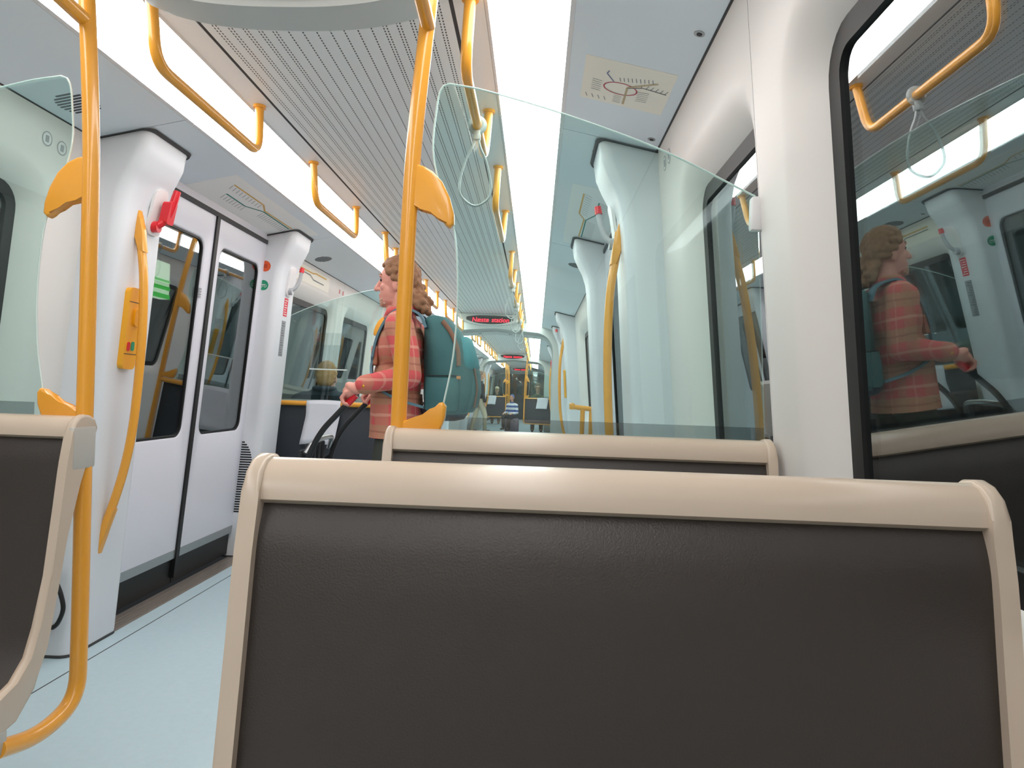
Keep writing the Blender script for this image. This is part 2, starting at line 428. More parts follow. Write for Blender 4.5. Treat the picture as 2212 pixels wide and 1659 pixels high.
ndoor = 0
def door(s, ya, yb):
    global ndoor; ndoor += 1
    t = thing('door_%d' % ndoor, (s*1.2, (ya+yb)/2, 0), kind='structure'); mp = DMAP(s); mid = (ya+yb)/2
    for a, b, near in ((ya-.14, mid, True), (mid, yb+.02, False)):
        wa, wb_ = (a+.17, b-.125) if near else (b-.755, b-.135)
        wa = mid-.735+.11 if near else mid+.085
        wb_ = mid-.10 if near else mid+.625
        hole = (wa, wb_, .80, 1.82)
        lf = holed('leaf', mp, (a+.006, b-.006, .20, 1.965), hole, .06, [(.010, 0), (.004, .003), (0, .012)], M_door, t)
        ringbar('seal', mp, (wa-.001, wb_+.001, .799, 1.821), .06, .010, .008, .03, M_black, lf)
        plate('pane', mp, (wa+.004, wb_-.004, .804, 1.816), .055, .016, .022, M_dpane, lf)
        plate('metal_strip', mp, (a+.006, b-.006, .155, .20), .002, -.003, .02, M_steel, lf)
        plate('kick_plate', mp, (a+.004, b-.004, .02, .155), .002, .012, .03, M_black, lf)
    plate('rubber_edge', mp, (mid-.017, mid+.017, .05, 1.965), .003, -.010, .02, M_black, t)
    plate('lintel_seal', mp, (ya-.14, yb+.02, 1.962, 1.985), .002, -.008, .03, M_gap, t)
    plate('lintel', mp, (ya-.14, yb+.02, 1.983, 2.05), .002, .0, .03, M_door, t)
    plate('side_seal', mp, (yb+.01, yb+.035, .02, 1.98), .002, -.006, .03, M_gap, t)
    for k in range(4): box('sill_rib', (s*(1.12+.022*k), ya-.1, 0), (s*(1.134+.022*k), yb+.05, .004), M_sill, t)
    box('sill', (s*1.11, ya-.1, -.01), (s*1.225, yb+.05, .002), M_sill, t)
    return t
DOORS = {-1: [(2.70, 4.73), (8.40, 10.43), (12.50, 14.53), (18.2, 20.23), (22.3, 24.33)],
          1: [(2.70, 4.73), (8.40, 10.43), (12.50, 14.53), (22.3, 24.33)]}
for s in (-1, 1):
    for a, b in DOORS[s]:
        pillar(s, a, a+.33); pillar(s, b-.33, b); door(s, a+.33, b-.33)

# ------------------------------------------------------------------ gangways and front end
def gangway(ya, yb):
    t = thing('gangway', (0, (ya+yb)/2, 0), kind='structure')
    def arch(hw, zt, n=10, r=.28):
        p = [(-hw-.03, 0), (-hw, 1.2)]
        for j in range(n+1):
            a = math.radians(180-90*j/n); p.append((-hw+r+r*math.cos(a), zt-.05-r+r*math.sin(a)))
        p.append((0, zt))
        return p+[(-x, z) for x, z in p[-2::-1]]
    big = [(-1.3, 0), (-1.3, 1.2)]+[(-1.3, 2.2)]*6+[(-.8, 2.2)]*5+[(0, 2.2)]; big = big+[(-x, z) for x, z in big[-2::-1]]
    inn = arch(.90, 2.06); inn2 = arch(.94, 2.02)
    loops = [(big, ya), (inn, ya), (inn, ya+.14), (inn2, ya+.16), (inn2, yb-.16), (inn, yb-.14), (inn, yb), (big, yb)]
    v, f = [], []; n = len(inn)
    for p, y in loops: v += [(x, y, z) for x, z in p]
    for i in range(len(loops)-1):
        for j in range(n-1): f.append((i*n+j, i*n+j+1, (i+1)*n+j+1, (i+1)*n+j))
    obj('portal', v, f, M_housing, t, 40)
    for y in (ya+.145, yb-.155):
        v = []; inn3 = arch(.936, 2.028)
        for yy in (y, y+.012): v += [(x, yy, z) for x, z in inn3]
        obj('bellows_seal', v, [(j, j+1, n+j+1, n+j) for j in range(n-1)], M_gap, t)
    for sx in (-.24, .24): box('ceiling_fitting', (sx-.03, ya+.3, 2.0), (sx+.03, ya+.36, 2.04), M_gap, t, .006)
    return t
for a, b in GANG: gangway(a, b)
fe = thing('wall_front', (0, Y1, 0), kind='structure')
box('bulkhead', (-1.3, Y1-.45, 0), (1.3, Y1-.40, .72), M_panel_dark, fe, .01)
box('header', (-1.3, Y1-.5, 1.93), (1.3, Y1-.4, 2.2), M_housing, fe, .01)
box('windscreen', (-1.2, Y1-.43, .72), (1.2, Y1-.415, 1.93), M_dark_pane, fe)
for sx in (-.42, .42): box('mullion', (sx-.03, Y1-.46, .72), (sx+.03, Y1-.41, 1.93), M_black, fe, .006)

# ------------------------------------------------------------------ ceiling information displays
def display(y, label, text=None):
    t = thing('information_display', (0, y, 2.0), label, 'display', 'ceiling displays')
    hw = .372
    prof = []
    for j in range(25):
        a = j/24; x = -hw+2*hw*a
        prof.append((x, 2.0+.055*abs(2*a-1)**2.6))
    outl = prof+[(hw, 2.10), (hw+.06, 2.1595), (-hw-.06, 2.1595), (-hw, 2.10)]
    prism('housing', outl, lambda a, b, q: (a, q, b), y, y+.115, M_housing, t, .012, 3)
    sc = [(x*.86, z+.018) for x, z in prof]+[(x*.86, 2.135-.025*abs(x/hw)**3) for x, z in prof[::-1]]
    prism('screen', sc, lambda a, b, q: (a, q, b), y-.006, y+.004, M_screen, t)
    if text:
        x = -.245
        for wd in text.split():
            cu = bpy.data.curves.new('led_word', 'FONT'); cu.body = wd; cu.size = .088; cu.align_y = 'CENTER'; cu.shear = .12; cu.offset = .0012
            tmp = bpy.data.objects.new('tmp', cu); col.objects.link(tmp)
            dg = bpy.context.evaluated_depsgraph_get(); me = bpy.data.meshes.new_from_object(tmp.evaluated_get(dg))
            bpy.data.objects.remove(tmp)
            wdt = max(v.co.x for v in me.vertices)
            me.transform(Matrix.Translation((x, y-.009, 2.072)) @ Matrix.Rotation(math.radians(90), 4, 'X')); x += wdt+.035
            me.materials.clear(); me.materials.append(M_led); me.name = 'led_word'
            link(bpy.data.objects.new('led_word', me), t)
    return t
display(1.70, 'grey ceiling display housing overhead, nearest the camera, its screen out of frame')
display(9.7, 'black ceiling display with red LED words Næste station', 'Næste station')
display(19.25, 'second lit ceiling display, farther off beyond the first gangway', 'Næste station')
display(29.2, 'farthest small ceiling display just before the dark front windscreen', 'Næste station')
q = box('slot', (.17, 1.694, 2.055), (.31, 1.70, 2.062), M_black, bpy.data.objects['information_display'])

# ------------------------------------------------------------------ overhead grab rails
def grab_rail(s, ya, yb, label):
    t = thing('grab_rail', (s*.44, ya, 2.155), label, 'grab rail', 'overhead grab rails')
    p = fillet([(s*.445, ya, 2.16), (s*.435, ya+.02, 1.97), (s*.435, yb-.02, 1.97), (s*.445, yb, 2.16)], .07, 6)
    tube('bar', p, .0165, M_yellow, t, 12)
    for y in (ya, yb):
        tube('flange', [(s*.445, y, 2.161), (s*.445, y, 2.150)], .024, M_yellow, t, 14)
    return t
RY = [(-.9, .9), (1.93, 2.71), (3.38, 4.20), (5.4, 6.2), (6.9, 7.7), (8.4, 9.2), (9.6, 10.4), (11.9, 12.6), (13.0, 13.8), (14.9, 15.7), (16.3, 17.1), (17.6, 18.4), (19.0, 19.8), (21.9, 22.7), (23.2, 24.0), (25.2, 26.0), (26.6, 27.4)]
for s in (-1, 1):
    for i, (a, b) in enumerate(RY):
        if i == 0: continue
        grab_rail(s, a, b, 'yellow overhead grab rail below the %s light row, %s one counted from the camera' % (SIDE[s], ORD[i-1]))

# hanging straps
def strap(x, y, z, label, rot=.5, L=.27):
    t = thing('hanging_strap', (x, y, z), label, 'strap', 'hanging straps')
    ca, sa = math.cos(rot), math.sin(rot)
    w2 = .052
    pts = []
    for u, h in ((.0, -.03), (.012, -.07), (.035, -.12), (.052, -.19), (.046, -.24), (0, -.27), (-.046, -.24), (-.052, -.19), (-.035, -.12), (-.012, -.07)):
        pts.append((x+u*ca, y+u*sa, z+h*L/.27))
    tube('loop', smooth_path(pts, 5, True), .0042, M_strap, t, 8, True, 1.5)
    c = [(x+.021*math.cos(a*math.pi/8), y, z+.021*math.sin(a*math.pi/8)) for a in range(16)]
    tube('clip', c, .0055, M_strap, t, 8, True, 2.2)
    box('buckle', (x-.012, y-.012, z-.05), (x+.012, y+.012, z-.018), M_strap, t, .004)
    return t
strap(.435, 2.36, 1.97, 'clear grey hanging strap on the right grab rail behind the glass screen', .25)
for i, y in enumerate((5.9, 7.2, 8.8, 10.0)):
    strap(.435, y, 1.97, 'clear hanging strap farther along the right rail, %s after the glass screen' % ORD[i], .3)

# ------------------------------------------------------------------ poles with glass screens
def fin_poly(kind):
    if kind == 'up':
        return [(.365, 1.585), (.393, 1.58), (.415, 1.568), (.437, 1.545), (.454, 1.512), (.465, 1.475), (.466, 1.452), (.457, 1.443), (.447, 1.449), (.434, 1.468), (.416, 1.482), (.392, 1.488), (.365, 1.488)]
    return [(.365, 1.012), (.392, 1.014), (.415, 1.022), (.432, 1.036), (.447, 1.054), (.456, 1.056), (.463, 1.046), (.461, 1.02), (.452, .995), (.44, .985), (.365, .985)]
def grab_pole(s, y, label, top=2.16, branch=True, foot=True):
    t = thing('grab_pole', (s*.355, y, .35), label, 'pole', 'yellow poles at the seat ends')
    p = [(s*.357, y, 1.0), (s*.361, y, 1.3), (s*.368, y, 1.6), (s*.385, y, 1.85), (s*.412, y, top)]
    up = smooth_path(p, 6)
    if foot:
        dn = fillet([(s*.346, y-.24, .365), (s*.346, y-.12, .335), (s*.346, y, .36), (s*.348, y, .55), (s*.357, y, 1.0)], .13, 7)[:-1]
    else: dn = [Vector((s*.35, y, .3))]
    tube('post', dn+up, .0178, M_yellow, t, 16)
    mp = lambda a, b, q: (s*a, q, b)
    prism('clamp_fin', fin_poly('up'), mp, y-.013, y+.013, M_yellow, t, .006, 3)
    prism('clamp_fin', fin_poly('low'), mp, y-.013, y+.013, M_yellow, t, .006, 3)
    if branch:
        tube('branch_rail', fillet([(s*.392, y-.005, 1.895), (s*.395, y-.5, 1.93), (s*.40, y-1.0, 1.94), (s*.42, y-1.05, 2.16)], .1), .0165, M_yellow, t, 12)
    tube('flange', [(s*.412, y, 2.160), (s*.411, y, 2.148)], .026, M_yellow, t, 14)
    return t
def screen_outline():
    top = smooth_path([(.445, 0, 1.768), (.53, 0, 1.753), (.70, 0, 1.706), (.92, 0, 1.63), (1.128, 0, 1.532)], 5)
    left = smooth_path([(.448, 0, .985), (.455, 0, 1.045), (.474, 0, 1.16), (.479, 0, 1.30), (.466, 0, 1.44), (.430, 0, 1.54), (.412, 0, 1.62), (.416, 0, 1.70), (.422, 0, 1.745), (.431, 0, 1.763)], 4)
    return [(p.x, p.z) for p in left]+[(p.x, p.z) for p in top]+[(1.135, 1.50), (1.165, .985)]
def glass_screen(s, y, label, acry=False):
    t = thing('glass_screen', (s*.8, y, .985), label, 'glass screen', 'glass screens above the seat ends')
    o_ = screen_outline(); mp = lambda a, b, q: (s*a, q, b)
    prism('glass_sheet', o_, mp, y-.004, y+.004, M_part, t)
    e = [mp(a, b, y) for a, b in o_[:-2]]
    tube('polished_edge', e, .0022, M_gedge, t, 6)
    prism('base_strip', [(.47, .985), (1.16, .985), (1.16, 1.024), (.47, 1.024)], mp, y-.0075, y-.0055, M_band, t)
    box('wall_clip', (s*1.118, y-.014, 1.455), (s*1.15, y+.014, 1.53), M_whitepl, t, .006)
    return t
YR = 1.58
grab_pole(-1, YR, 'tall yellow pole at the aisle end of the left brown seat')
grab_pole(1, YR, 'tall yellow pole in front of the man in the plaid shirt')
glass_screen(-1, YR, 'teal glass screen above the left brown seat')
glass_screen(1, YR, 'large teal glass screen above the second seat on the right')

# ------------------------------------------------------------------ seats
def seat(s, yt, label):
    xi, xo = .338, 1.172
    t = thing('bench_seat', (s*.75, yt-.25, 0), label, 'seat', 'brown bench seats')
    mp = lambda x: (lambda a, b, q: (s*q, yt+a, b))
    MP = lambda a, b, q: (s*q, yt+a, b)
    front = [(.000, .966), (-.016, .945), (-.030, .912), (-.037, .872), (-.047, .80), (-.068, .66), (-.090, .56), (-.113, .505), (-.152, .468), (-.21, .448), (-.32, .438), (-.46, .446), (-.50, .440), (-.515, .42)]
    fr = [(p.x, p.z) for p in smooth_path([(a, 0, b) for a, b in front], 4)]
    # cushion: the front curve swept across, slightly crowned
    def sweep(name, pts, back, x0, x1, m, nx=14, crown=.006):
        v, f = [], []; poly = pts+back; n = len(poly)
        for i in range(nx+1):
            u = i/nx; x = x0+(x1-x0)*u; c0 = crown*(1-(2*u-1)**8)
            for k, (a, b) in enumerate(poly):
                c = c0*min(1, max(0, (.955-b)/.09))
                v.append((s*x, yt+a-(c if k < len(pts) else 0), b+(c*.5 if (k < len(pts) and b < .5) else 0)))
        for i in range(nx):
            for j in range(n): f.append((i*n+j, i*n+(j+1) % n, (i+1)*n+(j+1) % n, (i+1)*n+j))
        f.append(tuple(range(n))[::-1]); f.append(tuple(nx*n+j for j in range(n)))
        return obj(name, v, f, m, t, 45)
    backc = [(-.50, .395), (-.2, .408), (-.122, .452), (-.078, .56), (-.034, .74), (.004, .90), (.016, .962)]
    sweep('cushion', fr, backc, xi+.018, xo-.018, M_vinyl)
    cap = [(-.026, .953), (-.0245, .968), (-.018, .982), (-.006, .992), (.010, .997), (.028, .995), (.044, .986), (.052, .97), (.053, .93), (.02, .93)]
    sweep('top_rail', cap, [], xi+.016, xo-.016, M_cream, 1, 0)
    # side frames follow the whole profile
    outer = [(-.045, .90), (-.036, .94), (-.0315, .962), (-.024, .984), (-.008, .996), (.010, 1.001), (.030, .999), (.048, .989), (.058, .970)]
    fo = [(a-.012, b+.004) for a, b in front[3:]]
    inner = [(-.50, .39), (-.25, .385), (-.165, .400), (-.116, .445), (-.084, .52), (-.060, .62), (-.034, .74), (.002, .85), (.036, .925)]
    prof = [(.058, .970)]+outer[::-1][1:]+fo+[(-.525, .40)]+inner
    for (a, b, nm) in ((xi, xi+.02, 'side_frame'), (xo-.02, xo, 'side_frame')):
        prism(nm, prof, MP, a, b, M_cream, t, .006, 3)
    prism('back_shell', [(.018, .95), (.034, .925), (-.026, .74), (-.070, .56), (-.114, .445), (-.165, .402), (-.5, .388), (-.5, .394), (-.2, .406), (-.12, .452), (-.077, .56), (-.033, .74), (.005, .90)], MP, xi+.02, xo-.02, M_shell, t)
    box('leg', (s*(xo-.12), yt-.40, 0), (s*(xo-.03), yt-.12, .37), M_shell, t, .01)
    return t
seat(1, .812, 'large brown vinyl bench seat with cream frame filling the foreground')
seat(1, 1.545, 'second brown bench seat on the right, only its cream top rail showing')
st = seat(-1, 1.545, 'brown vinyl seat with cream frame at the left edge')
box('pole_bracket', (-.336, 1.545-.03, .88), (-.352, 1.545+.05, .975), M_shell, st, .006)
box('pole_bracket', (-.336, 1.545-.25, .35), (-.352, 1.545-.19, .40), M_shell, st, .006)

kb = thing('cable_loop', (-1.17, 2.69, .2), 'black cable loop low on the pillar base behind the left seat', 'cable')
tube('cable', smooth_path([(-1.165, 2.70, .335), (-1.140, 2.665, .310), (-1.112, 2.655, .262), (-1.100, 2.655, .207), (-1.120, 2.66, .154), (-1.145, 2.668, .130), (-1.17, 2.70, .120)], 5), .0085, M_black, kb, 8)

# ------------------------------------------------------------------ partitions beyond the doors
def partition(s, y, label, m, paper_x, plabel, paper_w=.2):
    t = thing('seat_partition', (s*.75, y, 0), label, 'partition', 'dark seat partitions')
    box('panel', (s*.37, y+.025, .28), (s*1.13, y+.06, .955), m, t, .008)
    tube('top_rail', [(s*.36, y, .965), (s*1.14, y, .965)], .0165, M_yellow, t, 12)
    tube('end_post', fillet([(s*.36, y, .97), (s*.36, y, .27), (s*1.1, y, .26)], .06), .015, M_yellow, t, 10)
    # a sheet of white paper hung over the rail
    pp = thing('paper_sheet', (paper_x, y, .68), plabel, 'paper', 'white papers on the partition rails')
    v, f = [], []; nu, nv = 8, 12; rnd = random.Random(int(y*10))
    prof = [(y+.022, .90), (y+.021, .96), (y+.010, .984), (y-.012, .984), (y-.021, .96), (y-.020, .90)]+[(y-.012-.014*k/6, .90-.036*k) for k in range(1, 7)]
    for k, (yy, zz) in enumerate(prof):
        for i in range(nu+1):
            u = i/nu; amp = .006*max(0, k-5)/6
            v.append((paper_x+paper_w*(u-.5)-.035*(k-5)/6*(1 if k > 5 else 0), yy-amp*math.sin(u*7+k*.8)-.004*rnd.random()*(k > 5), zz+.006*math.sin(u*3)))
    for k in range(len(prof)-1):
        for i in range(nu):
            a = k*(nu+1)+i; f.append((a, a+1, a+nu+2, a+nu+1))
    o_ = obj('sheet', v, f, M_paper, pp, 15)
    so = o_.modifiers.new('thickness', 'SOLIDIFY'); so.thickness = .0012
    return t
partition(-1, 4.86, 'dark grey seat partition with yellow rail beside the left door', M_panel_dark, -.79, 'white paper hanging over the rail beside the pushchair handles', .235)
grab_pole(-1, 4.86, 'yellow pole behind the head of the man in plaid', branch=False, foot=False)
glass_screen(-1, 4.88, 'teal glass screen above the partition with the hanging paper')
ac = thing('leaflet_holder', (-.77, 4.865, 1.2), 'clear acrylic leaflet holder fixed to the glass behind the seated man', 'holder')
box('back_plate', (-.895, 4.868, 1.205), (-.645, 4.871, 1.455), M_acry, ac)
box('front_plate', (-.895, 4.845, 1.205), (-.645, 4.848, 1.37), M_acry, ac)
box('bottom_lip', (-.897, 4.842, 1.198), (-.643, 4.872, 1.206), M_gedge, ac)
partition(1, 19.6, 'distant dark partition with yellow rail, right of the aisle', M_panel_brown, .86, 'white paper on the distant right partition', .30)
grab_pole(1, 19.6, 'distant yellow pole at the right partition', branch=False, foot=False)
glass_screen(1, 19.62, 'distant teal glass screen above the right partition')
partition(-1, 24.5, 'far dark partition with yellow rail, left of the aisle', M_panel_brown, -.82, 'white paper on the far left partition', .27)
grab_pole(-1, 24.5, 'far yellow pole at the left partition', branch=False, foot=False)
glass_screen(-1, 24.52, 'far teal glass screen above the left partition')
for i, y in enumerate((26.2, 27.6)):
    grab_pole(-1, y, 'far yellow pole on the left, %s beyond the papered partition' % ORD[i], branch=False, foot=False)
grab_pole(1, 22.4, 'far yellow pole right of the aisle beyond the papered partition', branch=False, foot=False)
# leaning rail on the right past the door
lr = thing('leaning_rail', (1.0, 4.9, 0), 'short yellow leaning rail with two posts beyond the right door', 'rail')
tube('top_bar', [(.905, 4.9, 1.005), (1.12, 4.9, .985)], .017, M_yellow, lr, 12)
box('end_cap', (.893, 4.88, .985), (.93, 4.92, 1.03), M_yellow, lr, .008)
for x in (.985, 1.045): tube('post', [(x, 4.9, .99), (x, 4.9, 0)], .016, M_yellow, lr, 10)

# seats in the left bay where the blond passenger sits
def far_seat(s, y, label, facing=1):
    t = thing('bay_seat', (s*.75, y, 0), label, 'seat', 'seats in the farther bays')
    prism('backrest', [(-.02, .96), (.03, .99), (.05, .96), (.02, .5), (-.05, .42), (-.09, .46), (-.06, .6)], lambda a, b, q: (s*q, y-facing*a, b), .37, 1.14, M_shell, t, .008)
    box('cushion', (s*.37, y+facing*.06, .38), (s*1.14, y+facing*.48, .45), M_vinyl, t, .02)
    box('leg', (s*1.0, y+facing*.1, 0), (s*1.1, y+facing*.4, .38), M_shell, t, .01)
    return t
far_seat(-1, 5.02, 'seat of the blond passenger backing on the dark partition')
far_seat(-1, 6.25, 'grey-backed seat facing the blond passenger', -1)
far_seat(-1, 7.05, 'grey-backed seat by the second left window', -1)

# ------------------------------------------------------------------ pillar fittings
def handle(s, ya, label):
    y = ya+.17
    t = thing('bowed_grab_bar', (s*1.0, y, .45), label, 'grab bar', 'bowed yellow grab bars on the door pillars')
    pts = [(s*(pil_in(1.74)), y, 1.735), (s*.962, y, 1.66), (s*.942, y, 1.50), (s*.938, y, 1.30), (s*.946, y, 1.08), (s*.965, y, .86), (s*1.005, y, .66), (s*(pil_in(.42)+.012), y, .41)]
    tube('bar', smooth_path(pts, 6), .0170, M_yellow, t, 12)
    prism('upper_bracket', [(pil_in(1.76)+.004, 1.80), (pil_in(1.7)-.012, 1.755), (pil_in(1.66)-.032, 1.68), (pil_in(1.6)-.048, 1.60), (pil_in(1.6)-.018, 1.60), (pil_in(1.66)-.006, 1.665), (pil_in(1.68)+.004, 1.675)], lambda a, b, q: (s*a, q, b), y-.017, y+.017, M_yellow, t, .006)
    prism('lower_bracket', [(pil_in(.36)+.004, .36), (pil_in(.42)-.018, .45), (pil_in(.5)-.050, .56), (pil_in(.5)-.018, .56), (pil_in(.46)+.004, .46)], lambda a, b, q: (s*a, q, b), y-.016, y+.016, M_yellow, t, .005)
    return t
handle(-1, 2.66, 'bowed yellow handle on the nearest left door pillar')
handle(1, 2.66, 'bowed yellow handle on the nearest right door pillar')
for i, (s, ya) in enumerate(((1, 8.36), (1, 12.46), (1, 14.2), (-1, 18.16), (-1, 19.9), (-1, 22.26), (-1, 24.0))):
    handle(s, ya, 'distant bowed yellow handle on a %s door pillar, %s farther along' % (SIDE[s], ORD[i if s > 0 else i-3]))

def lever(s, y, z, label, red=True):
    t = thing('emergency_lever', (s*pil_in(z), y, z), label, 'emergency handle', 'emergency door handles')
    mp = PMAP(s)
    plate('back_plate', mp, (y-.048, y+.048, z-.095, z+.095), .03, -.002, .010, M_whitepl, t)
    plate('red_mark', mp, (y-.036, y-.018, z+.015, z+.055), .004, .010, .0112, M_redlabel, t)
    plate('pictogram', mp, (y-.036, y-.020, z-.012, z+.008), .003, .010, .0112, M_graytext, t)
    m = M_red if red else M_greypl
    def pt(yy, zz, d): return mp(yy, zz, d)
    tube('lever_arm', smooth_path([pt(y-.01, z-.06, .02), pt(y+.005, z-.03, .045), pt(y+.015, z+.02, .058), pt(y+.02, z+.075, .055)], 5), [.016]*16 if red else [.012]*16, m, t, 10)
    tube('pivot', [pt(y-.01, z-.06, .004), pt(y-.01, z-.06, .035)], .024, m, t, 14)
    if red: plate('cover', mp, (y-.012, y+.042, z-.045, z+.05), .012, .03, .065, M_red, t)
    kb = tube('knob', [pt(y+.02, z+.068, .055), pt(y+.022, z+.10, .05)], [.016, .014], M_red, t, 12)
    return t
lever(-1, 2.93, 1.785, 'red emergency handle on a white plate on the nearest left pillar')
lever(-1, 4.59, 1.755, 'grey emergency lever with a red knob on the second left pillar', False)
lever(1, 2.93, 1.765, 'grey emergency lever with red knob behind the right yellow handle', False)
lever(1, 8.66, 1.78, 'distant emergency lever on the far right pillar', False)
lever(1, 12.8, 1.60, 'distant red emergency handle on the right beyond the gangway')

yb = thing('intercom_box', (-1.0, 2.835, 1.11), 'yellow emergency intercom box on the nearest left door pillar', 'intercom')
mpL = PMAP(-1)
plate('body', mpL, (2.795, 2.885, 1.125, 1.455), .022, -.002, .022, M_ybox, yb)
plate('cap_joint', mpL, (2.797, 2.883, 1.395, 1.398), .001, .018, .0228, M_gap, yb)
plate('cap_joint', mpL, (2.797, 2.883, 1.185, 1.188), .001, .018, .0228, M_gap, yb)
plate('speaker_ridge', mpL, (2.835, 2.875, 1.30, 1.37), .015, .020, .030, M_ybox, yb)
plate('red_button', mpL, (2.812, 2.832, 1.198, 1.235), .0095, .020, .0245, M_red, yb)
plate('green_button', mpL, (2.840, 2.862, 1.200, 1.238), .0095, .020, .0245, M_green, yb)
yb2 = thing('intercom_box', (1.0, 8.6, 1.0), 'distant yellow intercom strip on the right pillar past the gangway', 'intercom')
plate('body', PMAP(1), (8.42, 8.50, 1.05, 1.38), .02, -.002, .022, M_ybox, yb2)

# second left pillar: stickers on the side facing the door, labels on the inner side, grille
NF = lambda y: (lambda a, b, d: (-a, y-d, b))
def disc(name, c, r, mp, d0, d1, m, parent=None): return plate(name, mp, (c[0]-r, c[0]+r, c[1]-r, c[1]+r), r*.999, d0, d1, m, parent)
nf = NF(4.40)
so_ = thing('round_sticker', (-1.06, 4.40, 1.80), 'orange round sticker on the second left pillar', 'sticker')
disc('disc', (1.058, 1.825), .034, nf, -.001, .0012, M_orange, so_)
plate('symbol', nf, (1.045, 1.071, 1.812, 1.838), .006, .0012, .0018, mat('orange_dark', (190, 66, 30), .5), so_)
sg = thing('round_sticker', (-1.06, 4.40, 1.68), 'green round bicycle sticker on the second left pillar', 'sticker')
disc('disc', (1.066, 1.705), .032, nf, -.001, .0012, M_green, sg)
for dx in (-.012, .012):
    c = [(1.066+dx+.009*math.cos(a*math.pi/8), 1.70+.009*math.sin(a*math.pi/8)) for a in range(16)]
    c2 = [(1.066+dx+.006*math.cos(a*math.pi/8), 1.70+.006*math.sin(a*math.pi/8)) for a in range(16)]
    v, f = ring_geo(nf, [(c, .0018), (c2, .0018)]); obj('wheel_mark', v, f, M_whitepl, sg)
plate('frame_mark', nf, (1.052, 1.08, 1.706, 1.711), .002, .0012, .0018, M_whitepl, sg)
rl = thing('warning_label', (-.98, 4.55, 1.58), 'vertical red label with white lettering on the second left pillar', 'label')
plate('sheet', mpL, (4.545, 4.61, 1.53, 1.648), .002, -.001, .0012, M_redlabel, rl)
for i in range(7): plate('print_line', mpL, (4.553, 4.602-.01*(i % 3), 1.540+.015*i, 1.545+.015*i), .001, .0012, .0016, M_whitepl, rl)
gl = thing('text_label', (-1.0, 4.55, 1.28), 'tall grey text label below the red label on the pillar', 'label')
plate('sheet', mpL, (4.54, 4.608, 1.27, 1.50), .002, -.001, .0012, M_graytext, gl)
for i in range(14): plate('print_line', mpL, (4.548, 4.60-.012*(i % 4), 1.278+.0156*i, 1.283+.0156*i), .001, .0012, .0016, mat('print_dark', (100, 102, 106), .6), gl)
gv = thing('floor_vent', (-1.15, 4.40, .3), 'black slotted quarter-round vent low on the second left pillar', 'vent')
for i in range(30):
    z = .735-.0155*i; wv = .105*min(1, math.sqrt(max(0.02, 1-((i < 9)*(9-i)/9.5)**2)))
    plate('slot', nf, (1.20-wv, 1.20, z-.0045, z+.0045), .002, -.002, .0014, M_black, gv, 2)
ds = thing('door_sticker', (-1.1, 3.64, 1.5), 'small grey sticker on the left door between the panes', 'sticker')
for i in range(4): plate('print_line', DMAP(-1), (3.606, 3.634, 1.52+.014*i, 1.528+.014*i), .002, -.001, .0006, M_graytext, ds, 2)

# ------------------------------------------------------------------ ceiling vents, screws, route maps
def vent(s, cx, cy, rx, ry, label, nsl=9):
    t = thing('ceiling_vent', (s*cx, cy, z_ceil(cx)), label, 'vent', 'oval ceiling vents'); mp = CMAP(s)
    for i in range(nsl):
        u = -1+2*(i+.5)/nsl; hw = rx*math.sqrt(1-u*u); yy = cy+u*ry
        plate('slot', mp, (cx-hw, cx+hw, yy-.0045, yy+.0045), .004, -.002, .0012, M_gap, t, 2)
vent(-1, .975, 2.43, .062, .085, 'oval slotted vent in the left ceiling panel near the yellow pole')
vent(1, .93, 5.32, .06, .085, 'oval slotted vent in the right ceiling beyond the door')
vent(-1, .97, 5.3, .06, .085, 'oval slotted vent in the left ceiling beyond the door')
for i, (s, cx, cy) in enumerate(((1, 1.05, 1.84), (1, 1.05, 2.60), (1, .868, 2.86), (-1, .895, 2.81), (1, 1.0, 4.65), (-1, 1.02, 5.0))):
    t = thing('ceiling_screw', (s*cx, cy, z_ceil(cx)), 'small steel ceiling fastener on the %s outer panel, %s from the camera' % (SIDE[s], ORD[(0, 1, 2, 0, 3, 1)[i]]), 'screw', 'ceiling fasteners')
    disc('washer', (cx, cy), .014, CMAP(s), -.001, .0025, M_steel, t); disc('socket', (cx, cy), .007, CMAP(s), .002, .004, M_black, t)

def strokes(name, mp, segs, wd, d, m, parent, kind=None):
    v, f = [], []
    for (a, b, c, e) in segs:
        L_ = math.hypot(c-a, e-b) or 1; nx, ny = -(e-b)/L_*wd/2, (c-a)/L_*wd/2; k = len(v)
        for p in ((a+nx, b+ny), (c+nx, e+ny), (c-nx, e-ny), (a-nx, b-ny)):
            v.append(mp(p[0], p[1], d))
        f.append((k, k+1, k+2, k+3))
    o_ = obj(name, v, f, m, parent, 0)
    if kind: o_['kind'] = kind
    return o_
def poly_segs(p): return [(*a, *b) for a, b in zip(p, p[1:])]
